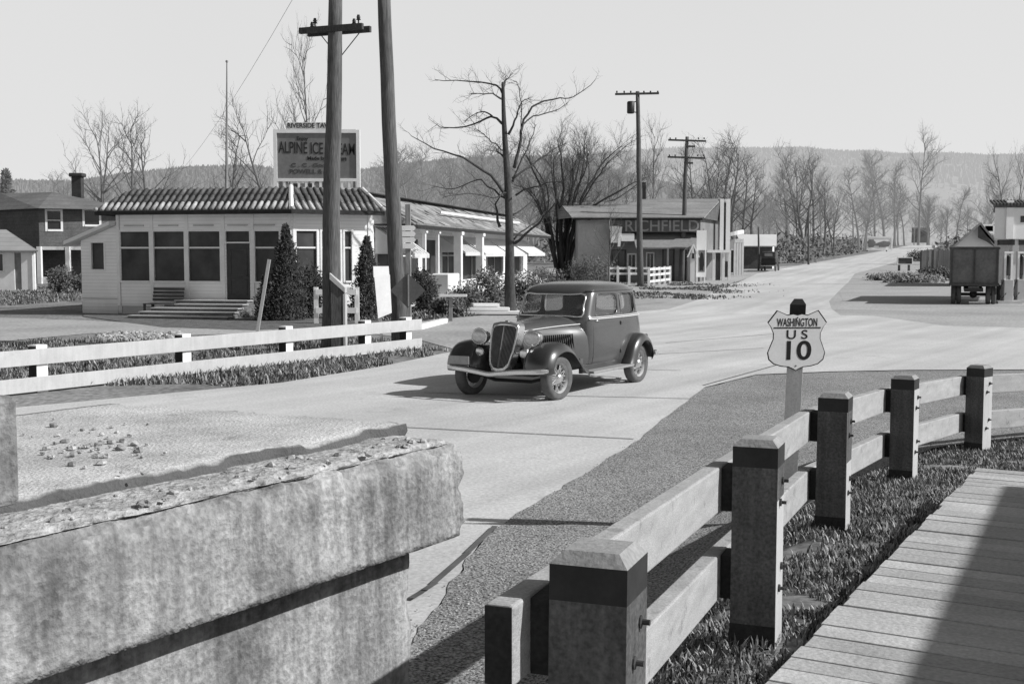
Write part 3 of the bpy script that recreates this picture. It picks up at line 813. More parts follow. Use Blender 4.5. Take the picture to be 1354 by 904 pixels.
for k in range(nc):
    t = k/nc; lift = Vector((0,0,.05))
    s = .5+(k % 2)*.15; L_ = (B-A).length
    while s < L_-1:
        wd = rnd.uniform(.35, .9)
        p0 = V3(A+sdv*s, SE)+sl_*t+lift; hh = sl_*(1.15/nc)
        if rnd.random() < .92: m_.obox(p0, V3(sdv*(wd-.03)), hh, Vector((0,0,.02+.012*rnd.random())))
        s += wd
m_.build('shingle_course', mat('loose_shingles', .25, .95, .1, 3, island=.4), rs_, world=True, kind='stuff')
MB().obox(V3(A, SE-.17)+V3(sn*.01), V3(B-A), V3(-sn*.05), U*.15).build('eave_board', M['creosote'], tav, world=True)
MB().poly([V3(A-sn*.1, SE-.06), V3(B-sn*.1, SE-.06), V3(T3, SE-.06), V3(T2, SE-.06)]).build('soffit', M['stucco'], tav, world=True)
MB().obox(V3(T2+sn*.6+sdv*8, 4.06), V3(sdv*19), V3(sn*.05), U*.10).build('roof_batten', M['trim'], tav, world=True)
for px in (547, 568, 585, 612, 640):
    t = hit(A, B, px); q = A+(B-A).normalized()*t-sn*.2; big = px in (612, 640)
    wd = .34 if big else .14
    cl = MB().box((q.x, q.y, (SE-.12)/2+ (0.03)), (wd, wd, SE-.2), math.atan2(sdv.y, sdv.x)).build('porch_column', M['trim'], tav, world=True, bevel=.01)
    MB().box((q.x, q.y, SE-.23), (wd+.12, wd+.12, .14), math.atan2(sdv.y, sdv.x)).build('capital', M['trim'], cl, world=True)
# awnings
for (t0, t1, zt, zb, o, st_) in ((.2, 2.7, 3.3, 2.28, 1.5, True), (9.9, 13.6, 3.1, 2.35, 1.3, True), (14.2, 19.9, 3.1, 2.3, 1.3, False), (20.3, 25.2, 3.1, 2.3, 1.3, False), (25.6, 31.6, 3.1, 2.3, 1.4, False)):
    P0 = T2+sdv*t0; P1 = T2+sdv*t1
    m_ = MB(); m_.poly([V3(P0+sn*.04, zt), V3(P0+sn*o, zb), V3(P1+sn*o, zb), V3(P1+sn*.04, zt)])
    m_.poly([V3(P0+sn*.04, zt), V3(P0+sn*.04, zb), V3(P0+sn*o, zb)]); m_.poly([V3(P1+sn*.04, zt), V3(P1+sn*.04, zb), V3(P1+sn*o, zb)])
    m_.poly([V3(P0+sn*o, zb), V3(P0+sn*o, zb-.16), V3(P1+sn*o, zb-.16), V3(P1+sn*o, zb)])
    aw = m_.build('awning', M['canvas'], tav, world=True, solid=.01)
    m_ = MB(); k = 0; s = 0
    while s < t1-t0-.2:
        q = P0+sdv*s
        m_.obox(V3(q+sn*.05, zt+.012), V3(sdv*.12), V3(sn*(o-.06), zb-zt), (0,0,.004)); s += .42
    if st_: m_.build('stripe', M['canvas_stripe'], aw, world=True)
# porch counter of the side entrance
q = T2+sn*1.5+sdv*4.2
MB().box((q.x+.2, q.y, 1.0), (1.9, .9, .95), math.atan2(sdv.y, sdv.x)).build('porch_parapet', M['stucco'], tav, world=True, bevel=.05)
MB().box((q.x+.2, q.y, .48), (3.6, 1.3, .1), math.atan2(sdv.y, sdv.x)).build('porch_floor', M['trim'], tav, world=True, bevel=.02)
MB().box((q.x+.2, q.y, .22), (3.3, 1.2, .43), math.atan2(sdv.y, sdv.x)).build('porch_base', M['creosote'], tav, world=True)
# annex on the left with a lean-to roof
AX = Vector((atd(108, 350, 46.4).x, 46.4)); 
m_ = MB(); aw0 = hit(AX, T0, 124.5); aw1 = hit(AX, T0, 141)
az0, az1 = zat(356, 46), zat(321, 46)
n_ = Vector(((T0-AX).normalized().y, -(T0-AX).normalized().x)); AX2 = AX-n_*5
wall(m_, AX+n_*.02, T0-(T0-AX).normalized()*.003+n_*.02, 0, 2.75, [(aw0, aw1, az0, az1)]); wall(m_, AX2, AX, 0, 2.7, [])
dax = (T0-AX).normalized(); LA = (T0-AX).length
m_.prism([V3(AX+n_*.02, 2.75), V3(AX+n_*.02+dax*LA, 2.75), V3(AX+n_*.02+dax*LA, 3.35), V3(AX+n_*.02, 2.78)], V3(-n_*.15))
m_.build('annex_wall', M['siding'], tav, world=True)
window(tav, AX+n_*.02, T0+n_*.02, aw0, aw1, az0, az1, glass='screen', fw=.06)
a0 = AX-dax*.5
MB().prism([V3(a0+n_*.4, 2.62), V3(a0+dax*(LA+.48)+n_*.4, 3.36), V3(a0+dax*(LA+.48)+n_*.4, 3.50), V3(a0+n_*.4, 2.76)], V3(-n_*6)).build('annex_roof', M['lightwall'], tav, world=True)
MB().obox(V3(AX+n_*.05, .58), V3(dax*LA), V3(n_*.02), U*.03).build('base_batten', M['foundation'], tav, world=True)
# steps
p0 = at(222, 431, 0); 
m_ = MB(); sx0 = T0+fdv*(fs(243)); nn = Vector((fdv.y, -fdv.x))
for k in range(5):
    s0 = fs(246)-.20*k; s1 = fs(338)+.05*k; o = .7+.5*k
    q = T0+fdv*s0
    m_.obox((q.x, q.y, 0), V3(fdv*(s1-s0)), V3(nn*o), U*(.56-.12*k))
    MB().obox(V3(q-fdv*.05, .56-.12*k+.002)+V3(nn*(o-.46)), V3(fdv*(s1-s0+.1)), V3(nn*.50), U*.035).build('tread', M['foundation'], tav, world=True)
m_.build('step', mat('worn_board_steps', .13, .9, .3, 1.5, fine=.2, fscale=9, lap=.09), tav, world=True)
# bench beside the steps
q = T0+fdv*fs(213)+nn*.55
be = thing('bench', 'dark slatted bench against the white tavern wall left of the steps', 'bench', (q.x, q.y, 0))
m_ = MB()
for k in range(6): m_.obox(V3(q+nn*(.02+.06*k), .45+.0*k)+V3(nn*.06*k), V3(fdv*1.25), V3(nn*.08), U*.03)
m_.build('seat', M['darkwall'], be, world=True)
m_ = MB()
for k in range(4): m_.obox(V3(q-nn*(.02+.03*k), .55+.13*k), V3(fdv*1.25), V3(nn*.03), U*.1)
m_.build('backrest', M['darkwall'], be, world=True)
for s in (0, 1.15):
    for o in (.03, .6):
        MB().obox(V3(q+fdv*s+nn*o, 0), V3(fdv*.08), V3(nn*.08), U*.45).build('leg', M['darkwall'], be, world=True)
# ------------------------------------------------------------ roof sign of the tavern
BY = 48.5
L0 = atd(366, 176, BY); L1 = atd(471, 178, BY); zb_ = atd(366, 236, BY).z; zt_ = L0.z
bb = thing('roof_billboard', 'grey framed ice cream billboard with lettering on the tavern roof', 'billboard', ((L0.x+L1.x)/2, BY, TZ))
wb = L1.x-L0.x; skew = Vector((1, 0, 0))
o = Vector((L0.x, BY, zb_))
MB().obox(o, skew*wb, (0,.08,0), U*(zt_-zb_)).build('panel', M['signface'], bb, world=True)
m_ = MB(); fwid = .14
for (a, b, c, d_) in ((-fwid, 0, -.35, zt_-zb_+fwid), (wb, wb+fwid, -.35, zt_-zb_+fwid-.02), (0, wb, zt_-zb_, zt_-zb_+fwid), (0, wb, -.12, 0)):
    m_.obox(o+Vector((a, -.05, c)), (b-a, 0, 0), (0, .16, 0), U*(d_-c))
m_.build('frame', M['trim'], bb, world=True)
zl = atd(366, 251, BY).z
m_ = MB(); nb = 11
m_.obox(Vector((L0.x-.05, BY-.03, zl-.35)), (wb+.1, 0, 0), (0,.05,0), U*.42)
for k in range(nb+1):
    m_.obox(Vector((L0.x-.05+(wb)*k/nb, BY-.035, zl+.07)), (.08, 0, 0), (0,.06,0), U*(zb_-.12-zl-.07))
m_.build('skirt', M['trim'], bb, world=True)
m_ = MB()
for k in range(1, nb-3):
    m_.obox(Vector((L0.x+wb*(k+.25)/nb, BY-.01, zl+.11)), (wb/nb*.62, 0, 0), (0,.02,0), U*(zb_-.22-zl)).build if False else None
    MB().obox(Vector((L0.x+wb*(k+.22)/nb, BY-.012, zl+.10)), (wb/nb*.62, 0, 0), (0,.02,0), U*max(.12, (zb_-.3-zl))).build('skirt_panel', M['signgrey'] if k % 2 else M['darkwall'], bb, world=True)
def bt(s, px0, px1, py, h, m, it=0, ww=None):
    a = atd(px0, py, BY-.02); b = atd(px1, py, BY-.02); c = (a+b)/2; c.y = BY-.006
    text('lettering', s, h, c, (1, 0, it), (0, 0, 1), m, bb, .006, width=b.x-a.x, off=.004)
bt('ALPINE ICE CREAM', 368.5, 469.5, 197, .64, M['signblack'], -.03)
bt('Enjoy', 392, 407, 183.5, .2, M['signblack'], -.02)
bt('Made by', 406, 431, 209.5, .2, M['signblack'])
bt('C . C . Good', 385, 436, 218.5, .2, M['darkwall'])
bt('POWELL & CO.', 383, 444, 227, .24, M['darkwall'])
bt('Pure', 448, 458, 210, .26, M['signblack'])
# header board: letters standing above the frame
hb0 = atd(379, 171, BY); hb1 = atd(450, 168, BY)
MB().obox(Vector((hb0.x, BY-.02, hb0.z)), (hb1.x-hb0.x, 0, 0), (0,.05,0), U*.27).build('header_board', M['lightwall'], bb, world=True)
text('lettering', 'RIVERSIDE TAVERN', .27, Vector(((hb0.x+hb1.x)/2, BY-.028, hb0.z+.135)), (1,0,0), (0,0,1), M['signblack'], bb, .006, width=(hb1.x-hb0.x)*.96, off=.004)
for x in (L0.x+.1, L1.x-.1, (L0.x+L1.x)/2):
    MB().bar((x, BY+.12, zt_), (x, BY+2.0, TZ), .08, .08).build('brace', M['polelight'], bb, world=True)
    MB().bar((x, BY+.12, TZ-.02), (x, BY+.12, zt_), .1, .1).build('upright', M['polelight'], bb, world=True)
# flagpole behind the tavern roof
fb = atd(299, 250, 52); ft = atd(300, 83, 52)
fp = thing('flagpole', 'thin bare flagpole rising behind the tavern roof', 'flagpole', (fb.x, 52, 0))
MB().tube([(fb.x, 52, 0), (fb.x+.02, 52, fb.z), (ft.x, 52, ft.z)], [.09, .07, .025], 8).build('shaft', M['polelight'], fp, world=True)
MB().lathe([(0,-.06),(.05,-.04),(.06,0),(.05,.04),(0,.06)], (ft.x, 52, ft.z+.05), (0,0,1), 8).build('finial', M['polelight'], fp, world=True)
# ------------------------------------------------------------ bare trees
def twigs(m_, pts, n, ln, rad, rr, depth=2, up=.35, spread=1.0, start=.25, sides=3):
    pts = [Vector(p) for p in pts]
    for i in range(n):
        t = (start+(1-start)*(i+rr.random())/n)*(len(pts)-1); k = min(int(t), len(pts)-2); f = t-k
        p = pts[k].lerp(pts[k+1], f); d = (pts[k+1]-pts[k]).normalized()
        a = d.orthogonal().normalized(); b = d.cross(a); th = rr.uniform(0, 6.283)
        s = (a*math.cos(th)+b*math.sin(th))
        v = (d*rr.uniform(.3, .8)+s*spread*rr.uniform(.5, 1)+Vector((0,0,up))).normalized()
        l = ln*rr.uniform(.5, 1.2); q = [p]; c = v.copy(); cur = p
        for j in range(4):
            c = (c+Vector((rr.gauss(0,.16), rr.gauss(0,.16), rr.gauss(.05,.12)))).normalized()
            cur = cur+c*l/4; q.append(cur)
        m_.tube(q, [rad, rad*.8, rad*.6, rad*.4, rad*.18], sides, cap=False)
        if depth > 1: twigs(m_, q, max(2, int(n*.55)), ln*.5, rad*.5, rr, depth-1, up, spread, .2, sides)
def limb(base, d, length, r0, rr, wob=.14, n=7, taper=.25, up=0.0):
    pts = [Vector(base)]; rad = [r0]; c = Vector(d).normalized()
    for i in range(n):
        c = (c+Vector((rr.gauss(0,wob), rr.gauss(0,wob), rr.gauss(up,wob*.5)))).normalized()
        pts.append(pts[-1]+c*length/n); rad.append(r0*(1-(1-taper)*(i+1)/n))
    return pts, rad
def gen_tree(name, h, r, seed, bm_, tm_, nl=9, tw=7, ln=.16, crown0=.35, spread=.55, twr=.012, multi=1, depth=3, upc=.5):
    rr = random.Random(seed)
    t = bpy.data.objects.new(name, None); COL.objects.link(t)
    tk = MB(); cr = MB()
    for s in range(multi):
        d = Vector((rr.gauss(0,.05+.12*(multi > 1)), rr.gauss(0,.05+.12*(multi > 1)), 1))
        hh = h*rr.uniform(.85, 1) if s else h
        pts, rad = limb((rr.gauss(0,.15)*(multi > 1), rr.gauss(0,.15)*(multi > 1), -.1), d, hh, r/(multi**.4), rr, .05, 9, .12)
        tk.tube(pts, rad, 8)
        for i in range(nl):
            f = crown0+(1-crown0)*(i+rr.random()*.8)/nl; k = min(int(f*9), 8); p = pts[k].lerp(pts[k+1], f*9-k)
            th = rr.uniform(0, 6.283); el = lerp(.25, 1.1, f)*upc*2
            v = Vector((math.cos(th), math.sin(th), el)).normalized()
            L = hh*spread*(1.15-f)*rr.uniform(.6, 1.1)+hh*.08
            lp, lr = limb(p, v, L, max(rad[k]*.5, twr*2), rr, .15, 6, .15, .06)
            tk.tube(lp, lr, 5)
            twigs(cr, lp, tw, hh*ln, max(twr, lr[3]*.4), rr, depth)
    tk.build('trunk', bm_, t, smooth=True, norm=False); cr.build('crown', tm_, t, norm=False)
    return t
def place(t, x, y, s=1.0, rz=0.0, label=None, group=None, z=None, first=False):
    c = t if first else copy_tree(t)
    c.location = (x, y, (H(x, y) if z is None else z)-.05); c.scale = (s, s, s) if not isinstance(s, tuple) else s; c.rotation_euler = (0, 0, rz)
    tag(c, label, 'tree', group); return c

# the pollarded tree behind the car
TY = 45.0
def tp(px, py, dy=0): return atd(px, py, TY+dy)
tb = at(676, 416); TY = tb.y
t1 = thing('bare_tree', 'dark pollarded roadside tree with long bare horizontal branches behind the car', 'tree', (tb.x, tb.y, 0))
tk = MB(); cr = MB(); rr = random.Random(3)
def smooth(pts, n=3):
    out = []
    for i in range(len(pts)-1):
        p0 = pts[max(i-1,0)]; p1 = pts[i]; p2 = pts[i+1]; p3 = pts[min(i+2, len(pts)-1)]
        for k in range(n):
            t = k/n; out.append(.5*((2*p1)+(p2-p0)*t+(2*p0-5*p1+4*p2-p3)*t*t+(3*p1-p0-3*p2+p3)*t*t*t))
    return out+[pts[-1]]
tpts = smooth([tp(676,420), tp(674,380), tp(674,330), tp(672,255), tp(668,190), tp(666,150), tp(665,109)], 3)
tr = [lerp(.25, .055, (i/(len(tpts)-1))**.75) for i in range(len(tpts))]; tr[0] = .32
tk.tube(tpts, tr, 12)
LIMBS = [([(666,126),(655,113),(620,107),(575,106)], .06, .6), ([(664,131),(650,124),(622,123)], .05, -.8), ([(667,166),(649,154),(628,165),(589,169),(575,166)], .065, .9),
 ([(652,155),(640,148),(631,150),(615,160)], .04, 1.2), ([(672,178),(680,160),(686,141),(697,130)], .06, -1), ([(680,222),(688,185),(693,158),(711,137),(740,131),(759,128),(788,106)], .075, .8),
 ([(690,165),(705,155),(730,148),(752,136)], .04, 1.4), ([(670,262),(649,232),(613,209),(576,196),(544,179)], .085, -1.2), ([(668,262),(645,245),(631,238),(600,250),(576,247)], .05, 1.5),
 ([(678,236),(704,218),(730,199),(745,190)], .06, 1.3), ([(682,258),(700,249),(722,243),(748,238)], .05, -1.4), ([(680,322),(704,302),(726,280),(736,262),(736,235)], .075, -.9),
 ([(680,316),(695,302),(712,292),(728,270)], .045, .7), ([(672,210),(660,203),(655,195)], .06, .4), ([(668,200),(650,188),(640,178),(628,170)], .035, -1.0),
 ([(678,240),(690,210),(702,186),(709,165)], .05, 1.0), ([(664,116),(668,108),(672,104)], .06, .2), ([(661,300),(655,270),(664,255)], .07, .2), ([(690,178),(689,150),(686,118),(680,106)], .03, .9),
 ([(672,255),(652,260),(620,256),(585,262)], .04, -1.6), ([(676,285),(700,270),(715,250),(730,222)], .04, 1.8)]
for pl, r0, dy in LIMBS:
    n = len(pl); pts = [tp(a, b, dy*i/(n-1)) for i, (a, b) in enumerate(pl)]
    pts = smooth(pts, 3); pts = [pts[0]]+[p+Vector((rr.gauss(0,.02), rr.gauss(0,.03), rr.gauss(0,.02))) for p in pts[1:]]
    tk.tube(pts, [lerp(r0*.88, .011, (i/(len(pts)-1))**.8) for i in range(len(pts))], 6)
    twigs(cr, pts, 10, .75, .010, rr, 2, .25, .9, .3)
tk.build('trunk', M['bark'], t1, world=True, smooth=True, norm=False); cr.build('crown', M['twig'], t1, world=True, norm=False)
# the many-stemmed tree right of it
TY = 68.0; tb = at(746, 371); TY = tb.y
t2 = thing('bare_tree', 'many-stemmed bare tree spreading like a fan beside the tavern end', 'tree', (tb.x, tb.y, 0))
tk = MB(); cr = MB()
STEMS = [[(740,372),(733,340),(727,300),(716,250),(700,215),(690,200)], [(744,372),(738,330),(737,290),(733,240),(733,205)], [(746,372),(744,330),(748,290),(757,240),(758,205)],
 [(748,372),(750,320),(756,280),(770,230),(773,182)], [(750,372),(754,320),(766,270),(785,235),(800,212),(823,193)], [(748,372),(756,310),(775,278),(810,258),(850,236)],
 [(746,372),(748,310),(755,260),(765,225),(768,190)], [(742,372),(730,330),(720,290),(705,262),(690,245)], [(750,372),(760,320),(780,290),(800,280),(825,275)], [(746,372),(741,300),(745,250),(742,215),(738,185)]]
STEMS = STEMS+[[(a+(b-372)*-.02+rr.uniform(-9,9)*(372-b)/170, b+rr.uniform(-8,8)*(372-b)/170) for a, b in pl] for pl in STEMS[:8]]
for i, pl in enumerate(STEMS):
    dy = 2*(-2.2, 1.5, -1, .8, 2.2, -1.8, 2.6, 1.2, 0, -2.6)[i % 10]*(.5 if i < 10 else -.45)
    n = len(pl); pts = smooth([tp(a, b, dy*k/(n-1)) for k, (a, b) in enumerate(pl)], 3)
    pts = [pts[0]]+[p+Vector((rr.gauss(0,.05), rr.gauss(0,.05), rr.gauss(0,.03))) for p in pts[1:]]
    tk.tube(pts, [lerp(.21 if i < 10 else .11, .025, (k/(len(pts)-1))**.8) for k in range(len(pts))], 6)
    twigs(cr, pts, 17, 2.0, .024, rr, 3, .3, .8, .25)
tk.build('trunk', M['bark'], t2, world=True, smooth=True, norm=False); cr.build('crown', mat('brown_twigs', .075, .95, .3, 4), t2, world=True, norm=False)

# prototypes for the trees farther off
pA = gen_tree('bare_tree', 12, .24, 11, M['bark_mid'], M['twig_mid'], 13, 7, .13, .3, .5, .025)
pB = gen_tree('bare_tree', 14, .26, 12, M['bark_mid'], M['twig_mid'], 16, 7, .10, .25, .32, .025)
pC = gen_tree('bare_tree', 12, .30, 13, M['bark_mid'], M['twig_mid'], 10, 7, .14, .3, .6, .026, multi=2)
pF = gen_tree('bare_tree', 18, .28, 14, M['bark_far'], M['twig_far'], 18, 8, .10, .3, .30, .045)
pG = gen_tree('bare_tree', 16, .26, 15, M['bark_far'], M['twig_far'], 12, 8, .13, .3, .5, .045, multi=2)
pH = gen_tree('bare_tree', 18, .3, 16, M['bark_far'], M['twig_far'], 14, 8, .12, .35, .45, .045)
LTAB = [(b, a) for a, b in HWY_L]; RTAB = [(b, a) for a, b in reversed(HWY_R)]
def put(p, px, top, Y, native, label, group=None, rz=0, sx=1.0, first=False):
    while Y < 700:
        q = atd(px, top, Y)
        if Y > 100 and Y < 480 and interp(LTAB, Y)-2.5 < q.x < interp(RTAB, Y)+2.5: Y += 8
        else: break
    z = H(q.x, Y); s = (q.z-z)/native
    return place(p, q.x, Y, (s*sx, s*sx, s), rz, label, group, first=first)
put(pC, 133, 166, 105, 12, 'forked bare tree behind the brown house, leftmost on the skyline', rz=.4, sx=.8, first=True)
put(pA, 170, 168, 108, 12, 'slender bare tree right of the forked one behind the brown house', rz=2, sx=.9, first=True)
put(pA, 192, 185, 110, 12, 'leaning bare tree nearest the tavern roof left end', rz=4, sx=1.0)
put(pB, 302, 172, 90, 14, 'bare tree with dense twigs beside the flagpole', rz=1, sx=1, first=True)
put(pA, 404, 70, 75, 12, 'tall thin bare tree rising above the ice cream billboard', rz=3, sx=.45)
put(pC, 366, 152, 88, 12, 'bare tree showing at the left edge of the ice cream billboard', rz=2.5, sx=.8)
put(pC, 962, 192, 165, 12, 'large spreading bare elm behind the filling station pylon', rz=.9, sx=1.0)
put(pA, 916, 205, 170, 12, 'bare tree left of the large spreading elm', rz=3.3, sx=.9)
put(pA, 866, 178, 150, 12, 'pale thin tree behind the transformer pole', rz=5, sx=.6)
put(pH, 1065, 205, 210, 18, 'dark clump-crowned bare tree left of the far white billboard', rz=1.2, sx=.9, first=True)
put(pF, 1045, 240, 205, 18, 'shorter bare tree left of the clump-crowned tree', rz=2.2, sx=1.3, first=True)
put(pG, 1088, 232, 215, 16, 'bushy bare tree right of the clump-crowned tree', rz=.2, sx=.9, first=True)
put(pH, 1217, 188, 330, 18, 'tall straight tree at the crest of the highway', rz=2.6, sx=.8)
put(pA, 806, 285, 78, 12, 'small bare sapling before the grey garage wall', rz=1.0, sx=.9)
put(pC, 1342, 212, 88, 12, 'crooked bare tree above the filling station roof at the right edge', rz=2.0, sx=.55)
put(pG, 1305, 240, 150, 16, 'low bare tree behind the box truck', rz=4.0, sx=1.1)
# the woods behind: trees nobody could tell apart
G1 = 'bare trees of the wood behind the tavern'
for i in range(34):
    px = 510+i*10+rnd.uniform(-6, 6); Y = rnd.uniform(150, 230)
    put(rnd.choice((pG, pF, pH)), px, rnd.uniform(208, 240), Y, 17, 'hazy bare tree in the wood behind the tavern roof', G1, rnd.uniform(0, 6), rnd.uniform(1.0, 1.5))
G2 = 'hazy bare trees along the highway'
CL = [(930,215),(945,202),(957,196),(970,198),(985,205),(998,225),(1042,232),(1056,212),(1066,206),(1076,214),(1090,228),(1100,245),(1135,228),(1148,222),(1160,212),(1172,210),(1184,222)]
for px, tp_ in CL:
    put(rnd.choice((pC, pA, pB)) if px < 1110 else rnd.choice((pG, pF)), px+rnd.uniform(-3,3), tp_+rnd.uniform(0,6), rnd.uniform(175, 235), 13 if px < 1110 else 17, 'bare tree in the darker clumps of trees beyond the old car and the store', 'bare trees of the clumps beyond the store', rnd.uniform(0, 6), rnd.uniform(.8, 1.2))
for i in range(36):
    px = 860+i*11+rnd.uniform(-7, 7); Y = rnd.uniform(240, 380)
    if 1110 < px < 1128 or (1128 < px < 1200 and Y < 275): continue
    put(rnd.choice((pG, pF, pH)), px, rnd.uniform(245, 285), Y, 17, 'hazy bare tree in the wood along the far highway', G2, rnd.uniform(0, 6), rnd.uniform(.9, 1.4))
G3 = 'hazy bare trees behind the brown house'
for i in range(12):
    px = -40+i*42+rnd.uniform(-10, 10); Y = rnd.uniform(220, 300)
    put(rnd.choice((pG, pF)), px, rnd.uniform(236, 250), Y, 17, 'low hazy bare tree far behind the tavern', G3, rnd.uniform(0, 6), rnd.uniform(.9, 1.4))
G4 = 'hazy bare trees right of the highway crest'
for i in range(10):
    px = 1235+i*15+rnd.uniform(-6, 6); Y = rnd.uniform(230, 330)
    put(rnd.choice((pG, pF)), px, rnd.uniform(255, 290), Y, 17, 'hazy bare tree right of the highway crest', G4, rnd.uniform(0, 6), rnd.uniform(.9, 1.4))
# conifer far left
def leafball(m_, c, r, n, size, seed, cone=False, elong=(1,1,1)):
    rr = random.Random(seed); c = Vector(c)
    for i in range(n):
        d = Vector((rr.gauss(0,1), rr.gauss(0,1), rr.gauss(0,1))).normalized()*(rr.random()**.4)
        if cone: hz = rr.random()**1.25; rad = (1-hz)**.75*(.75+.5*noise.noise(Vector((d.x*2, d.y*2, hz*6+seed)))); th = math.atan2(d.y, d.x); q = rr.random()**.35; p = c+Vector((math.cos(th)*rad*q*r*elong[0], math.sin(th)*rad*q*r*elong[1], hz*elong[2]))
        else:
            k = 1+.45*noise.noise(d*2.2+Vector((seed, 0, 0))); p = c+Vector((d.x*elong[0], d.y*elong[1], d.z*elong[2]))*r*k
        a = Vector((rr.gauss(0,1), rr.gauss(0,1), rr.gauss(.4,1))).normalized(); b = a.orthogonal().normalized()
        s = size*rr.uniform(.5, 1.3)
        o = len(m_.v); m_.v += [p, p+a*s+b*s*.35, p+a*s*1.8, p+a*s-b*s*.35]; m_.f.append((o, o+1, o+2, o+3))
def bush(name, label, cat, x, y, r, hgt, n, size, m, seed, cone=False, bl=0, group=None, z=0):
    t = thing(name, label, cat, (x, y, z), 0, group); m_ = MB()
    if cone: leafball(m_, (0,0,.08), r, n, size, seed, True, (1,1,hgt))
    else:
        for k in range(4):
            rr = random.Random(seed+k); leafball(m_, (rr.uniform(-.5,.5)*r, rr.uniform(-.4,.4)*r, hgt*rr.uniform(.35,.6)), r*.62, n//4, size, seed+k, False, (1,1,hgt*.45/(r*.62)))
    m_.build('foliage', M[m], t, norm=False)
    m_ = MB(); rr = random.Random(seed)
    for k in range(6): m_.tube([(rr.uniform(-.1,.1), rr.uniform(-.1,.1), -.1), (rr.uniform(-.3,.3)*r, rr.uniform(-.3,.3)*r, hgt*.6)], [.03, .01], 4)
    m_.build('stem', M['bark'], t)
    if bl:
        m_ = MB(); leafball(m_, (0,-.1,hgt*.7), r*.75, bl, size*.9, seed+9, False, (1,1,hgt*.35/r)); m_.build('blossom', M['blossom'], t, norm=False)
    return t
def bpx(px, py): q = at(px, py); return q.x, q.y
x, y = bpx(381, 423); bush('evergreen_shrub', 'large dark conical evergreen in front of the tavern windows left of the near pole', 'shrub', x, y-.2, 1.0, 3.15, 9000, .07, 'hedge', 21, True)
x, y = bpx(486, 421); bush('evergreen_shrub', 'dark upright evergreen between the two thick utility poles', 'shrub', x, y, .95, 2.75, 7000, .07, 'hedge', 22, True)
x, y = bpx(352, 424); bush('evergreen_shrub', 'low dark evergreen at the right end of the tavern steps', 'shrub', x-.0, y, .6, 1.5, 2500, .06, 'hedge', 23, True)
x, y = bpx(556, 412); bush('evergreen_shrub', 'round dark evergreen right of the diamond sign', 'shrub', x, y, .85, 1.7, 4500, .07, 'hedge', 24)
x, y = bpx(410, 421); bush('evergreen_shrub', 'rounded evergreen just left of the near pole foot', 'shrub', x, y, .7, 1.9, 4500, .07, 'hedge', 25)
for i, (px, py, r, h, mm, bl, lb) in enumerate((
  (622, 412, .9, 1.3, 'shrub', 120, 'white-blossoming shrub left of the pollarded tree by the porch columns'),
  (648, 408, 1.0, 1.8, 'shrub', 60, 'tall leafy shrub just left of the pollarded tree trunk'),
  (600, 418, .8, .8, 'shrub', 0, 'low shrub at the foot of the first porch column'),
  (697, 398, 1.3, 1.5, 'shrub', 260, 'white-blossoming shrub right of the pollarded tree under the awnings'),
  (720, 388, 1.3, 1.5, 'shrub', 0, 'green shrub at the far end of the tavern awnings'),
  (770, 378, 1.6, 2.3, 'shrub', 0, 'dense twiggy shrub at the foot of the many-stemmed tree'),
  (790, 374, 1.8, 1.9, 'shrub', 0, 'broad shrub before the pale garage end wall'))):
    x, y = bpx(px, py); bush('shrub', lb, 'shrub', x, y, r, h, 2200, .09, mm, 40+i, False, bl)
x, y = bpx(78, 388); bush('shrub', 'dark shrub before the porch of the brown house', 'shrub', x, y, 1.0, 1.5, 1500, .1, 'shrub', 61)
x, y = bpx(110, 388); bush('shrub', 'low shrub right of the porch columns of the brown house', 'shrub', x, y, .9, 1.1, 1300, .1, 'shrub', 62)
# ------------------------------------------------------------ the sedan
HD = R(30)
fwd = Vector((-math.sin(HD), -math.cos(HD), 0)); lft = Vector((-fwd.y, fwd.x, 0))
cont = at(735, 530.5); root = cont-lft*.69*1.11
car = thing('sedan', 'dark 1930s sedan with upright grille and sweeping fenders driving towards the camera', 'car', (root.x, root.y, H(root.x, root.y)+.016), math.atan2(fwd.y, fwd.x)); car.scale = (1.09, 1.11, 1.0)
PER = [(-1.08,0),(-1.09,.30),(-1.13,.54),(-1.20,.63),(-1.34,.66),(-1.72,.69),(-2.08,.70),(-2.19,.705),(-2.50,.70),(-2.80,.67),(-3.06,.60),(-3.22,.47),(-3.29,.27),(-3.31,0)]
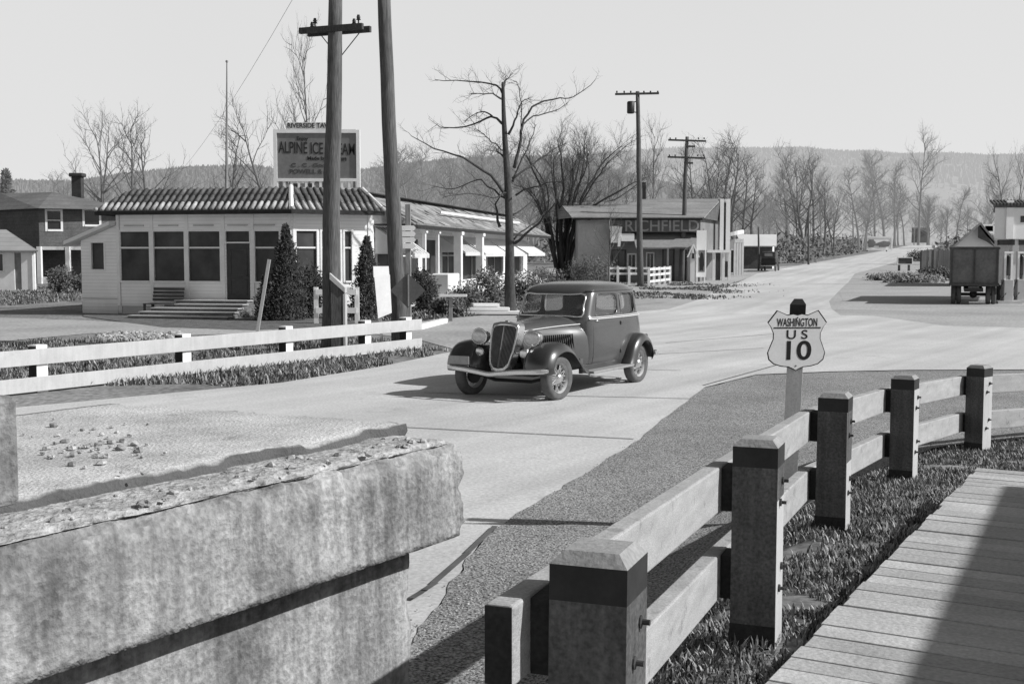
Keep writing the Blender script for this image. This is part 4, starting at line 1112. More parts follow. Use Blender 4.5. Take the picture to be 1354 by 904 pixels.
# level: z, front shift, side scale, rear shift
LEV = [(.40,.0,.93,-.03),(.55,.0,.985,-.10),(.80,.0,1.0,-.13),(1.05,.0,.99,-.08),(1.17,.0,.975,-.03),(1.20,-.01,.985,-.02),(1.225,-.02,.965,.0),(1.25,-.03,.955,.01),(1.425,-.11,.935,.04),(1.60,-.19,.91,.09),(1.655,-.22,.89,.12),(1.715,-.30,.82,.22),(1.762,-.44,.68,.42),(1.788,-.68,.44,.74),(1.796,-1.05,.15,1.05)]
def ring(lv):
    z, fs_, ss, rs_ = lv; out = []
    full = PER+[(x, -y) for x, y in reversed(PER[1:-1])]
    for x, y in full:
        wf = sst(-2.1, -1.15, x); wr = sst(-2.3, -3.2, x) if False else sst(0, 1, (-2.3-x)/.95)
        out.append(Vector((x+fs_*wf+rs_*wr, y*ss, z)))
    return out
def shell(lo, hi, skip=None, inset=0.0, only=None):
    m_ = MB(); rings = [ring(LEV[i]) for i in range(lo, hi+1)]; n = len(rings[0])
    for r in rings:
        for v in r:
            if inset: v.x += inset*(1 if v.x < -2.2 else -1); v.y -= inset*(1 if v.y > 0 else -1 if v.y < 0 else 0)
            m_.v.append(v)
    for i in range(hi-lo):
        for k in range(n):
            key = (lo+i, k if k < 13 else 25-k)
            if skip and key in skip: continue
            if only and key not in only: continue
            a = i*n+k; b = i*n+(k+1) % n; m_.f.append((a, b, b+n, a+n))
    return m_
winf = set()
for lv in (7, 8):
    for k in (0, 1): winf.add((lv, k))
    for k in (4, 5, 7, 8): winf.add((lv, k))
    winf.add((lv, 12))
# mirrored face k' covers k = 25-k'
body = shell(0, 14, winf); body.f.append(tuple(14*26+i for i in range(26)))
body.build('body', M['carbody'], car, smooth=True, sub=2, solid=.03, norm='weld')
for ks_, nm in (((0,1,24,25),'windscreen'),((4,5),'side_glass'),((7,8),'side_glass'),((20,21),'side_glass'),((17,18),'side_glass'),((12,13),'rear_glass')):
    g_ = shell(7, 9, None, .022); g_.f = [f for i, f in enumerate(g_.f) if i % 26 in ks_]
    used = sorted({i for f in g_.f for i in f}); mp_ = {a: b for b, a in enumerate(used)}
    g_.v = [g_.v[i] for i in used]; g_.f = [tuple(mp_[i] for i in f) for f in g_.f]
    g_.build(nm, M['glass'], car, smooth=True)
# windscreen frame, drip rails and belt mouldings
def ringpt(lv, k, off=.012):
    r = ring(LEV[lv]); v = r[k % 26].copy(); c = Vector((-2.2, 0, v.z)); d = (v-c).normalized(); return v+Vector((d.x, d.y, 0))*off
m_ = MB(); 
fr = [ringpt(7, k) for k in (-2, -1, 0, 1, 2)]+[ringpt(8, 2)]+[ringpt(9, k) for k in (2, 1, 0, -1, -2)]+[ringpt(8, -2), ringpt(7, -2)]
m_.tube(smooth(fr, 3), .017, 6); m_.build('windscreen_frame', M['chrome'], car, smooth=True)
for sg in (1, -1):
    for a, b in ((4, 6), (7, 9)):
        ks = list(range(a, b+1)); kk = [k*sg for k in ks]
        loop = [ringpt(7, k, .008) for k in kk]+[ringpt(8, kk[-1], .008)]+[ringpt(9, k, .008) for k in reversed(kk)]+[ringpt(8, kk[0], .008), ringpt(7, kk[0], .008)]
        MB().tube(smooth(loop, 3), .009, 5).build('window_frame', M['carbody'], car, smooth=True)
    MB().tube(smooth([ringpt(5, k*sg, .014) for k in range(3, 13)], 3), .011, 5).build('belt_moulding', M['carstripe'], car, smooth=True)
    MB().tube(smooth([ringpt(6, k*sg, .014) for k in range(3, 13)], 3), .008, 5).build('belt_moulding', M['carstripe'], car, smooth=True)
    MB().tube(smooth([ringpt(10, k*sg, .016) for k in range(2, 13)], 3), .012, 5).build('drip_rail', M['carfender'], car, smooth=True)
    # door gap and handle
    for k in (3.6, 6.45):
        lo_ = []
        for lv in range(0, 7):
            r = ring(LEV[lv]); i0 = int(k); f = k-i0; v = r[(i0*sg) % 26].lerp(r[((i0+1)*sg) % 26], f); lo_.append(v+Vector((0, sg*.006, 0)))
        MB().tube(smooth(lo_, 2), .006, 4).build('door_gap', M['darkpaint'], car)
    hp = ringpt(4, 4*sg, .03)
    MB().tube([hp+Vector((-.02,0,0)), hp+Vector((-.13,sg*.01,-.005))], .012, 6).build('door_handle', M['chrome'], car, smooth=True)
    for zz in (.62, 1.1):
        hz = ringpt(2, 7*sg, .01); MB().box((-2.15, sg*.71, zz), (.05, .03, .06)).build('hinge', M['carfender'], car, bevel=.008)
# hood
def hood_ring(x, w, zt, zb, wt):
    pts = []
    for a in range(0, 13):
        t = math.pi*a/12; c, s_ = math.cos(t), math.sin(t)
        y = (abs(c)**.62)*(1 if c > 0 else -1)*w*(wt+(1-wt)*(1-s_**2)); z = zb+(zt-zb)*(.0+1.0*(s_**.55) if s_ > 0 else 0)
        pts.append(Vector((x, y, z)))
    return pts
HS = [(.16,.205,1.155,.50,.9),(-.1,.27,1.185,.50,.9),(-.4,.37,1.215,.48,.9),(-.75,.48,1.24,.46,.9),(-1.02,.60,1.255,.45,.93),(-1.17,.645,1.262,.45,.95)]
m_ = MB()
for h_ in HS: m_.v += hood_ring(*h_)
for i in range(len(HS)-1):
    for k in range(12): a = i*13+k; m_.f.append((a, a+1, a+14, a+13))
m_.build('hood', M['carbody'], car, smooth=True, sub=1, norm='weld')
for sg in (1, -1):
    hp_ = []
    for h_ in HS: r = hood_ring(*h_); v = r[3 if sg > 0 else 9]; hp_.append(v+Vector((0, sg*.008, .004)))
    MB().tube(smooth(hp_, 3), .010, 5).build('hood_moulding', M['carstripe'], car, smooth=True)
    for k in range(16):
        x = -.22-k*.042; w_ = lerp(.31, .53, (-x-.2)/.75)
        MB().bar((x, sg*(w_+.012), .98), (x-.05, sg*(w_+.02), .70), .012, .02).build('louvre', M['darkpaint'], car)
# radiator shell and grille, heart-shaped and slanted
def rad_outline(k=1.0):
    W8 = .82
    pts = [(0,.455),(.11,.47),(.19,.55),(.235,.75),(.262,1.0),(.262,1.13),(.235,1.19),(.10,1.215),(0,1.22)]
    pts = [(y*k*W8, .83+(z-.83)*k) for y, z in pts]
    return pts+[(-y, z) for y, z in reversed(pts[1:-1])]
def rx(z): return .40-(z-.46)*.29
def V_(y, z): return .05*(1-abs(y)/.27)
m_ = MB(); ro = rad_outline(); ri = rad_outline(.86); n = len(ro)
A_ = [Vector((rx(z)-.02+V_(y,z), y, z)) for y, z in ro]; B_ = [Vector((rx(z)+.025+V_(y,z), y*.985, z)) for y, z in ro]; C_ = [Vector((rx(z)+.01+V_(y,z), y, z)) for y, z in ri]; D_ = [Vector((min(rx(z)-.16, .2), y*1.0, z*.99)) for y, z in ro]
m_.v = D_+A_+B_+C_
for r_ in range(3):
    for k in range(n): a = r_*n+k; b = r_*n+(k+1) % n; m_.f.append((a, b, b+n, a+n))
m_.build('radiator_shell', M['chromepaint'] if 'chromepaint' in M else M['chrome'], car, smooth=True, norm=True)
m_ = MB(); m_.v = [v+Vector((-.008,0,0)) for v in C_]; m_.f = [tuple(range(n))]
gl = m_.build('grille', M['darkpaint'], car)
m_ = MB()
for k in range(-9, 10):
    y = k*.0245*.82; zs = [z for z in [.5+.01*i for i in range(72)] if abs(y) < interp([(.515,.0),(.53,.12),(.60,.138),(.80,.168),(1.0,.186),(1.12,.184),(1.16,.155),(1.165,.0)], z)]
    if len(zs) < 3: continue
    m_.tube([(rx(zs[0])+.012+V_(y,0), y, zs[0]), (rx(zs[-1])+.012+V_(y,0), y, zs[-1])], .0055 if k else .011, 4)
m_.build('grille_bar', M['grille'], gl, kind='stuff')
MB().lathe([(0,.05),(.03,.045),(.04,.02),(.045,0)], (.17, 0, 1.19), (0,0,1), 12).build('radiator_cap', M['chrome'], car, smooth=True)
# fenders: a crowned strip swept over the wheel
def fender(path, y0, y1, lip0, lip1, sg):
    m_ = MB(); N = 9; pts = smooth([Vector((x, 0, z)) for x, z in path], 3)
    for i, p in enumerate(pts):
        d = (pts[min(i+1, len(pts)-1)]-pts[max(i-1, 0)]).normalized(); nrm = Vector((-d.z, 0, d.x)); 
        if nrm.z < 0 and False: nrm = -nrm
        f = i/(len(pts)-1); wa = y0+ (0 if f > .12 else (.12-f)*.3); wb = y1-(0 if f > .12 else (.12-f)*.6)
        for k in range(N):
            u = k/(N-1); y = lerp(wa, wb, u); cr_ = math.sin(math.pi*min(1, u*1.0))**.7*.055
            q = p+nrm*cr_; q.y = y*sg
            if k == N-1: q = q-nrm*lip1; q.y = (wb+.012)*sg
            if k == 0: q = q-nrm*lip0
            m_.v.append(q)
    for i in range(len(pts)-1):
        for k in range(N-1): a = i*N+k; m_.f.append((a, a+1, a+N+1, a+N))
    return m_
FF = [(.47,.44),(.46,.60),(.34,.77),(.14,.845),(-.06,.845),(-.26,.775),(-.44,.63),(-.60,.49),(-.76,.41),(-.92,.378)]
RFP = [(-2.26,.355),(-2.33,.46),(-2.42,.64),(-2.55,.77),(-2.72,.835),(-2.90,.80),(-3.05,.68),(-3.14,.52),(-3.19,.40)]
for sg in (1, -1):
    # path direction from front to back: normals point up when nrm = (-d.z, d.x) is flipped
    f_ = fender([(x, z) for x, z in reversed(FF)], .44, .86, .0, .09, sg); 
    fo = f_.build('front_fender', M['carfender'], car, smooth=True, solid=.012, norm='weld', sub=1)
    # inner skirt closing the fender to the hood
    m_ = MB(); sp_ = smooth([Vector((x, .44*sg, z)) for x, z in FF], 3)
    for p in sp_: m_.v += [p, Vector((min(p.x, .2), .27*sg+(.0 if p.x > -.4 else .1*sg), max(p.z-.06, .42)))]
    for i in range(len(sp_)-1): a = i*2; m_.f.append((a, a+1, a+3, a+2))
    m_.build('apron', M['carfender'], fo, smooth=True, solid=.01)
    fender([(x, z) for x, z in reversed(RFP)], .60, .87, .0, .08, sg).build('rear_fender', M['carfender'], car, smooth=True, solid=.012, norm='weld', sub=1)
    MB().box((-1.59, sg*.745, .362), (1.46, .25, .04)).build('running_board', M['tread'], car, bevel=.01)
    MB().box((-1.6, sg*.65, .40), (1.5, .06, .13)).build('sill', M['carfender'], car, bevel=.01)
# frame and underside
MB().box((-1.4, 0, .42), (3.2, .9, .1)).build('chassis', M['darkpaint'], car)
MB().box((-1.9, 0, .52), (1.9, 1.2, .1)).build('floor', M['interior'], car)
MB().tube([(0,-.62,.36),(0,-.3,.27),(0,.3,.27),(0,.62,.36)], .03, 6).build('front_axle', M['darkpaint'], car)
MB().tube([(-2.75,-.62,.36),(-2.75,.62,.36)], .05, 6).build('rear_axle', M['darkpaint'], car)
for x, w_ in ((-1.75, .5), (-2.6, 1.05)):
    for y in ((-.31, .31) if w_ == .5 else (0,)):
        m_ = MB().box((x, y, .72), (.5, w_, .16)); m_.box((x-.27, y, 1.0), (.14, w_, .55)); m_.build('seat', M['interior'], car, bevel=.05)
MB().lathe([(.19,0),(.205,.01),(.19,.02),(.175,.01),(.19,0)], (-1.42, .33, 1.16), (1, 0, .5), 20).build('steering_wheel', M['darkpaint'], car)
# wheels
for ix, x in enumerate((0, -2.75)):
    for sg in (1, -1):
        c = Vector((x, sg*.70, .352)); ax = Vector((0, sg, 0))
        if ix == 0: a_ = R(-3); ax = Vector((math.sin(a_)*sg*-1, sg*math.cos(a_), 0))
        ty = MB().lathe([(.235,-.065),(.29,-.078),(.33,-.07),(.352,-.04),(.355,0),(.352,.04),(.33,.07),(.29,.078),(.235,.065)], c, ax, 40).build('wheel', M['tyre'], car, smooth=True)
        MB().lathe([(.237,-.06),(.225,-.03),(.215,0),(.222,.03),(.238,.062),(.245,.066)], c, ax, 40).build('rim', M['wheel'], ty, smooth=True)
        MB().lathe([(0,.085),(.035,.082),(.065,.07),(.085,.045),(.09,.03),(.12,.02),(.12,-.03)], c, ax, 24).build('hub_cap', M['chrome'], ty, smooth=True)
        m_ = MB(); e1 = ax.orthogonal().normalized(); e2 = ax.cross(e1)
        for k in range(32):
            t = 2*math.pi*k/32; t2 = t+(.28 if k % 2 else -.28)
            m_.tube([c+(e1*math.cos(t)+e2*math.sin(t))*.10+ax*(.035 if k % 4 < 2 else -.02), c+(e1*math.cos(t2)+e2*math.sin(t2))*.222+ax*.02], .0055, 4)
        m_.build('spoke', M['wheel'], ty, kind='stuff')
        MB().lathe([(0,-.03),(.16,-.03),(.16,-.06),(0,-.06)], c, ax, 20).build('brake_drum', M['darkpaint'], ty)
# headlights on their bar
for sg in (1, -1):
    c = Vector((.20, sg*.43, .97))
    hl = MB().lathe([(.0,-.20),(.04,-.19),(.085,-.15),(.115,-.09),(.127,-.03),(.13,.02),(.138,.035),(.13,.045),(.118,.045)], c, (1, 0, 0), 24).build('headlight', M['chrome'], car, smooth=True)
    MB().lathe([(.12,.042),(.09,.058),(.05,.067),(0,.07)], c, (1, 0, 0), 24).build('lens', M['lens'], hl, smooth=True)
    MB().tube([c+Vector((-.06,0,-.11)), c+Vector((-.08,-sg*.05,-.22))], .025, 6).build('bracket', M['chrome'], hl)
    MB().lathe([(0,-.05),(.05,-.04),(.07,0),(.072,.02),(.05,.03),(0,.035)], (.33, sg*.36, .74), (1,0,0), 16).build('horn', M['chrome'], car, smooth=True)
MB().tube(smooth([Vector(p) for p in ((.1,-.43,.80),(.24,-.2,.74),(.28,0,.72),(.24,.2,.74),(.1,.43,.80))], 3), .017, 6).build('headlight_bar', M['chrome'], car, smooth=True)
# bumpers: flat spring steel bars dipping in the middle
def bumper(name, path, hh, th):
    m_ = MB(); pts = smooth([Vector(p) for p in path], 4); n = len(pts)
    for i, p in enumerate(pts):
        d = (pts[min(i+1, n-1)]-pts[max(i-1, 0)]).normalized(); s = Vector((d.y, -d.x, 0)).normalized()*th/2; u = Vector((0,0,hh/2))
        m_.v += [p-s-u, p+s*1.3-u*.55, p+s*1.3+u*.55, p-s+u]
    for i in range(n-1):
        for k in range(4): a = i*4+k; b = i*4+(k+1) % 4; m_.f.append((a, b, b+4, a+4))
    m_.f += [(0,1,2,3), tuple((n-1)*4+k for k in (3,2,1,0))]
    return m_.build(name, M['chrome'], car, smooth=False, bevel=.006)
bumper('front_bumper', [(.42,-.84,.50),(.60,-.70,.50),(.68,-.40,.485),(.70,-.16,.455),(.71,0,.435),(.70,.16,.455),(.68,.40,.485),(.60,.70,.50),(.42,.84,.50)], .085, .02)
bumper('rear_bumper', [(-3.15,.86,.50),(-3.42,.78,.50),(-3.5,.4,.49),(-3.52,0,.47),(-3.5,-.4,.49),(-3.42,-.78,.50),(-3.15,-.86,.50)], .08, .02)
for sg in (1, -1):
    MB().bar((.15, sg*.3, .44), (.66, sg*.36, .47), .03, .05).build('bumper_bracket', M['darkpaint'], car)
    MB().bar((-3.0, sg*.4, .46), (-3.48, sg*.42, .48), .03, .05).build('bumper_bracket', M['darkpaint'], car)
pl_ = MB().box((.60, -.55, .62), (.012, .34, .13)).build('licence_plate', M['signgrey'], car, bevel=.004)
# spare wheel on the tail
MB().lathe([(0,.09),(.3,.085),(.36,.03),(.36,-.06),(.3,-.08)], (-3.44, 0, .72), (-1, 0, .25), 32).build('spare_wheel', M['tyre'], car, smooth=True)
MB().box((-3.30, .62, .78), (.14, .05, .10)).build('tail_lamp', M['darkpaint'], car, bevel=.02)
# ------------------------------------------------------------ utility poles
def pole(name, label, pb, pt, Y, r0, r1, arms=(), seed=0, group=None, ztop=None):
    b0 = at(pb[0], pb[1]); Y = b0.y if Y is None else Y; x0 = atd(pb[0], 335, Y).x; g = H(x0, Y)
    if Y != b0.y: x0 = atd(pb[0], pb[1], Y).x
    tpt = atd(pt[0], pt[1], Y); ext = 0
    t = thing(name, label, 'utility pole', (x0, Y, g), 0, group)
    base = Vector((x0, Y, g-.3)); top = tpt
    pts = [base.lerp(top, k/8) for k in range(9)]
    rr = random.Random(seed)
    pts = [p+Vector((rr.gauss(0,.012), rr.gauss(0,.012), 0))*(r0/.15) if 0 < i < 8 else p for i, p in enumerate(pts)]
    m_ = MB(); m_.tube(pts, [lerp(r0, r1, k/8) for k in range(9)], 20); m_.build('shaft', M['pole'], t, world=True, smooth=True)
    return t, base, top
pA_, ba, ta = pole('utility_pole', 'thick dark utility pole with a short crossarm close in front of the tavern', (436, 462), (444, -28), 28.6, .235, .155, seed=1)
def along(ba, ta, z): return ba.lerp(ta, (z-ba.z)/(ta.z-ba.z))
za = atd(440, 40, 28.6).z; c = along(ba, ta, za)
ad = Vector((.93, -.36, 0)).normalized(); an = Vector((ad.y, -ad.x, 0))
for s in (-1, 1):
    ar = MB().obox(c-ad*.83+an*(s*.19-.05)-U*.07, ad*1.66, an*.10, U*.14).build('crossarm', M['bark'], pA_, world=True, bevel=.008)
for o, s in ((-.72, -1), (-.42, 1), (.40, -1), (.72, 1)):
    q = c+ad*o+an*s*.19+U*.07
    pn = MB().tube([q, q+U*.12], .018, 6).build('insulator_pin', M['iron'], pA_, world=True)
    MB().lathe([(0,.12),(.03,.115),(.035,.08),(.05,.06),(.035,.04),(.055,0),(.02,0)], q+U*.08, (0,0,1), 10).build('insulator', M['darkpaint'], pn, world=True, smooth=True)
for o in (-.5, .5):
    MB().bar(c+ad*o-an*.25-U*.06, c-an*.19-U*.62, .035, .012).build('brace', M['iron'], pA_, world=True)
pB_, bb_, tb_ = pole('utility_pole', 'thick pole without crossarm leaning left behind the white arrow boards', (528, 455), (507, -30), 29.8, .20, .155, seed=2)
gw0 = atd(499, -20, 30.5); gw1 = atd(516, 250, 30.5); gw2 = atd(522, 440, 30.5)
t = thing('guy_wire', 'pale wire hanging down just left of the second thick pole', 'wire', (gw2.x, 30.5, 0))
MB().tube([gw0, gw1, gw2], .007, 4).build('cable', M['polelight'], t, world=True)
# low slanting-topped stub post beside the near pole
q = at(447, 464); 
t = thing('stub_post', 'squat square post with a slanting white cap against the foot of the near utility pole', 'post', (q.x, 28.2, 0))
xs = [atd(px, 400, 28.2).x for px in (437.5, 453.5)]; zc0 = atd(437, 369, 28.2).z; zc1 = atd(453, 386, 28.2).z
MB().prism([(xs[0], 28.2, 0), (xs[1], 28.2, 0), (xs[1], 28.2, zc1), (xs[0], 28.2, zc0)], (0, .3, 0)).build('timber', M['pole'], t, world=True)
MB().prism([(xs[0]-.02, 28.17, zc0), (xs[1]+.05, 28.17, zc1-.02), (xs[1]+.05, 28.17, zc1+.10), (xs[0]-.02, 28.17, zc0+.14)], (0, .36, 0)).build('cap', M['whitewood'], t, world=True)
MB().obox((xs[1]+.003, 28.19, 0), (.05,0,0), (0,.32,0), U*(zc1-.05)).build('lit_edge', M['whitewood'], t, world=True)  # white strip paints the lit right edge of the timber
# far poles
pC_, bc, tc_ = pole('utility_pole', 'tall utility pole with one crossarm and a hanging transformer', (847.5, 379), (843, 121), None, .235, .13, seed=3)
Yc = bc.y; c = atd(842.5, 125, Yc)
cr_ = MB().obox(c+Vector((-1.52,-.17,-.07)), (3.0, 0, .06), (0,.11,0), U*.14).build('crossarm', M['bark'], pC_, world=True)
for o in (-1.4, -.9, -.45, .45, .9, 1.4):
    MB().lathe([(0,.16),(.05,.14),(.06,.08),(.03,0)], c+Vector((o, -.1, .08)), (0,0,1), 8).build('insulator', M['darkpaint'], pC_, world=True)
q = atd(834, 142, Yc)
tf = MB().lathe([(0,.42),(.2,.40),(.26,.34),(.26,-.36),(.22,-.42),(0,-.44)], q, (0,0,1), 12).build('transformer', M['darkpaint'], pC_, world=True, smooth=True)
MB().bar(q+Vector((0,0,.3)), atd(843, 134, Yc), .06, .06).build('hanger', M['iron'], pC_, world=True)
MB().bar(q+Vector((0,0,-.3)), atd(843, 149, Yc), .06, .06).build('hanger', M['iron'], pC_, world=True)
pD_, bd, td = pole('utility_pole', 'leaning utility pole with two crossarms beyond the transformer pole', (901, 373), (908.5, 181), None, .24, .13, seed=4)
for py, hw in ((187, 23), (209.5, 23)):
    c = along(bd, td, atd(905, py, bd.y).z)
    MB().obox(c+Vector((-1.5,-.2,.03)), (3.0, 0, -.1), (0,.11,0), U*.14).build('crossarm', M['bark'], pD_, world=True)
    for o in (-1.35, -.9, .9, 1.35): MB().lathe([(0,.16),(.05,.14),(.06,.08),(.03,0)], c+Vector((o, -.12, .14)), (0,0,1), 8).build('insulator', M['darkpaint'], pD_, world=True)
for py, w_ in ((194, .45), (216, .35)):
    c = along(bd, td, atd(905, py, bd.y).z); MB().obox(c+Vector((-.1,-.15,-.06)), (w_+.3, 0, 0), (0,.1,0), U*.14).build('bracket', M['bark'], pD_, world=True)
pE_, be_, te = pole('utility_pole', 'thin bare pole before the white gabled store', (1003, 366), (1003, 300), 125, .12, .09, seed=5)
pF_, bf_, tf_ = pole('utility_pole', 'thin pole standing at the far edge of the road by the thicket', (1069, 350), (1069, 272), 150, .14, .09, seed=6)
# wires
def wire(a, b, sag, r, label, n=14):
    a, b = Vector(a), Vector(b); pts = [a.lerp(b, k/n)-U*sag*4*(k/n)*(1-k/n) for k in range(n+1)]
    t = thing('power_line', label, 'wire', a); MB().tube(pts, r, 4).build('cable', M['pole'], t, world=True)
wire(atd(398, -20, 32), atd(190, 262, 95), 1.2, .006, 'faint wire slanting down the sky to the left of the flagpole')
wire(along(ba, ta, za)+Vector((-.7, -.2, .2)), atd(862, 118, Yc), 1.5, .006, 'thin line strung from the near pole to the transformer pole') if False else None

# ------------------------------------------------------------ small signs by the left fence
Ys = 30.6
q = atd(538, 432, Ys)
t = thing('arrow_sign', 'stack of small white pointed direction boards on a pale post beside the leaning pole', 'direction sign', (q.x, Ys-.7, 0))
x0 = atd(538, 300, Ys-.7).x; zt_ = atd(538, 270, Ys-.7).z
MB().box((x0+.03, Ys-.7, zt_/2), (.13, .13, zt_)).build('post', M['polelight'], t, world=True, bevel=.01)
for k in range(4):
    za_ = atd(535, 301.5+k*7.9, Ys-.8).z; xl = atd(527, 300, Ys-.8).x; xr = atd(547, 300, Ys-.8).x; h_ = .125
    MB().prism([(xl, Ys-.8, za_), (xl+.06, Ys-.8, za_-h_/2), (xr, Ys-.8, za_-h_/2), (xr+.05, Ys-.8, za_-.0), (xr, Ys-.8, za_+h_/2), (xl+.06, Ys-.8, za_+h_/2)], (0, .025, 0)).build('arrow_board', M['signwhite'], t, world=True)
Yd = 28.9
c = atd(539, 384, Yd); dd_ = 23/FPX*Yd
t = thing('warning_sign', 'grey diamond sign seen from behind near the end of the left rail fence', 'road sign', (c.x, Yd, 0))
for s in ((0, .004),):
    MB().prism([c+Vector((-dd_, 0, 0)), c+Vector((0, 0, -dd_)), c+Vector((dd_, .0, 0)), c+Vector((0, 0, dd_))], (0, .02, 0)).build('plate', M['darkmetal'] if 'darkmetal' in M else mat('dull_metal_back', .105, .6, .15, 3, fine=.1, fscale=20), t, world=True)
MB().box((c.x+.02, Yd+.07, (c.z+dd_*.9)/2), (.09, .09, c.z+dd_*.9)).build('post', M['polelight'], t, world=True)
MB().box((c.x+.02, Yd-.012, c.z), (.03, .02, dd_*1.8)).build('batten', M['signgrey'], t, world=True)
c = atd(535, 400, 28.7); 
q0, q1, q2, q3 = [atd(px, py, 28.6) for px, py in ((495, 366), (514.5, 363), (517, 414), (500, 421))]
t = thing('notice_board', 'blank white board leaning between the two thick poles', 'sign', ((q3.x+q2.x)/2, 28.6, 0))
q1.y += .14; q2.y += .14
MB().prism([q0, q3, q2, q1], (0, .03, 0)).build('board', M['signwhite'], t, world=True)
q4, q5, q6, q7 = [atd(px, py, 28.66) for px, py in ((493.5, 352), (513, 352), (514, 366), (494, 367))]
q5.y += .14; q6.y += .14
MB().prism([q4, q7, q6, q5], (0, .03, 0)).build('header', M['signwhite'], t, world=True)
a = atd(499, 366, 28.68); b = atd(505, 452, 28.68); MB().bar(b, a, .06, .03).build('leg', M['whitewood'], t, world=True)
a = atd(338, 440, 33); a.z = 0; b = atd(356, 343, 33)
t = thing('leaning_stick', 'thin white stake leaning to the right between the steps and the evergreen', 'stake', a)
MB().bar(a-U*.1, b, .085, .05).build('stake', M['whitewood'], t, world=True)
# small white cross rails of a gate behind the near pole
t = thing('garden_gate', 'low white slatted gate half hidden behind the near utility pole', 'gate', (*bpx(437, 428), 0)); Yg = t.location.y
for px in (418, 447, 472):
    x_ = atd(px, 400, Yg).x; MB().box((x_, Yg, .55), (.14, .1, 1.3)).build('post', M['trim'], t, world=True)
for z_ in (.35, .95):
    MB().obox((atd(418, 400, Yg).x, Yg-.09, z_), (atd(472, 400, Yg).x-atd(418, 400, Yg).x, 0, 0), (0,.04,0), U*.18).build('slat', M['trim'], t, world=True)
# small table and low kerb boards by the porch
x_, y_ = bpx(596, 425)
t = thing('mailbox_post', 'short post carrying a pale board in front of the porch', 'post', (x_, y_, 0))
MB().box((x_, y_, .42), (.12, .12, .85)).build('post', M['polelight'], t, world=True)
MB().box((x_+.1, y_, .88), (.9, .3, .08)).build('board', M['trim'], t, world=True)
a = at(553, 436); b = at(588, 427)
t = thing('kerb_board', 'long pale board lying along the drive before the evergreens', 'board', (a.x, a.y, 0))
MB().bar((a.x, a.y, .08), (b.x, b.y, .08), .2, .16).build('timber', M['trim'], t, world=True)
x_, y_ = bpx(648, 417)
t = thing('flat_boat', 'pale upturned boards stacked at the foot of the pollarded tree', 'board pile', (x_, y_, 0))
for k in range(3): MB().box((x_-.1*k, y_+.3, .10+.14*k), (2.2-.6*k, .9-.15*k, .12), .1*k).build('board', M['trim'], t, world=True, bevel=.02)
x_, y_ = bpx(727, 383)
t = thing('small_sign', 'small blank white sign on a short post behind the car roof', 'sign', (x_, y_, 0)); zs_ = atd(727, 362, y_).z
MB().box((x_, y_, zs_/2), (.12, .12, zs_)).build('post', M['trim'], t, world=True)
MB().box((x_, y_-.1, zs_+.1), (.75, .05, .45)).build('board', M['signwhite'], t, world=True)

# ------------------------------------------------------------ brown two-storey house, left
HY = 92.0
hc = Vector((atd(53, 350, HY).x, HY)); hr = Vector((atd(170, 350, HY+3).x, HY+3)); hl = Vector((atd(-60, 350, HY+9).x, HY+9))
zE = atd(53, 276, HY).z; zM = atd(53, 326, HY).z; zR = atd(60, 250, HY).z
ho = thing('brown_house', 'brown shingled two-storey house with pale porch posts left of the tavern', 'house', (hc.x, hc.y, 0))
hd1 = (hr-hc).normalized(); hd0 = (hc-hl).normalized()
w1a, w1b = hit(hc, hr, 67), hit(hc, hr, 84.5); w2a, w2b = hit(hc, hr, 116), hit(hc, hr, 135)
zz0, zz1 = atd(70, 303, HY).z, atd(70, 279, HY).z; zy0 = atd(120, 297, HY+2).z
m_ = MB(); wall(m_, hc, hr, zM, zE, [(w1a, w1b, zz0, zz1), (w2a, w2b, zy0, zz1+.1)]); 
m_.build('upper_wall', mat('brown_shingle_wall', .12, .95, .2, .8, fine=.2, fscale=8, lap=.28), ho, world=True)
m_ = MB(); wall(m_, hl, hc, 0, zE, []); m_.build('side_wall', M['shingle_dark'], ho, world=True)
window(ho, hc, hr, w1a, w1b, zz0, zz1, glass='glassdark', fw=.16, bars=((zz0+zz1)/2,)); window(ho, hc, hr, w2a, w2b, zy0, zz1+.1, fw=.16)
hn = Vector((hd1.y, -hd1.x))
m_ = MB(); wall(m_, hc-hn*2.2, hr-hn*2.2, 0, zM, []); m_.build('porch_back_wall', M['shingle_dark'], ho, world=True)
MB().obox(V3(hc, zM-.25), V3(hr-hc), V3(-hn*.2), U*.25).build('porch_beam', M['foundation'], ho, world=True)
MB().obox(V3(hc, 0), V3(hr-hc), V3(-hn*2.2), U*.5).build('porch_floor', M['foundation'], ho, world=True)
for px in (55.5, 93, 128):
    s = hit(hc, hr, px); q = hc+hd1*s; MB().box((q.x, q.y, zM/2), (.32, .32, zM)).build('porch_post', M['trim'], ho, world=True)
oc, orr, ol = hc+hn*.7-hd0*0+Vector((0,-.3)), hr+hn*.7+hd1*.7, hl+Vector((hd0.y, -hd0.x))*.7
bk = hl+Vector((8, 8)); 
rL = V3(hc+(hl-hc)*.35-hn*4.2, zR); rR = V3(hr-hn*4.2-hd1*5, zR)
m_ = MB(); m_.poly([V3(oc, zE), V3(orr, zE), rR, rL]); m_.poly([V3(ol, zE), V3(oc, zE), rL]); m_.poly([V3(orr, zE), V3(hr-hn*9, zE), rR]); m_.poly([V3(ol, zE), rL, rR, V3(hr-hn*9, zE)])
ro_ = m_.build('roof', mat('dark_grey_roofing', .15, .95, .2, .5, fine=.15, fscale=5, lap=.35), ho, world=True)
q = atd(103, 252, HY+5); MB().box((q.x, q.y, q.z+.35), (.75, .7, 1.9)).build('chimney', M['chimney'], ro_, world=True)
MB().box((q.x, q.y, q.z+1.22), (1.1, 1.0, .3)).build('chimney_cap', M['chimney'], ro_, world=True, bevel=.08)
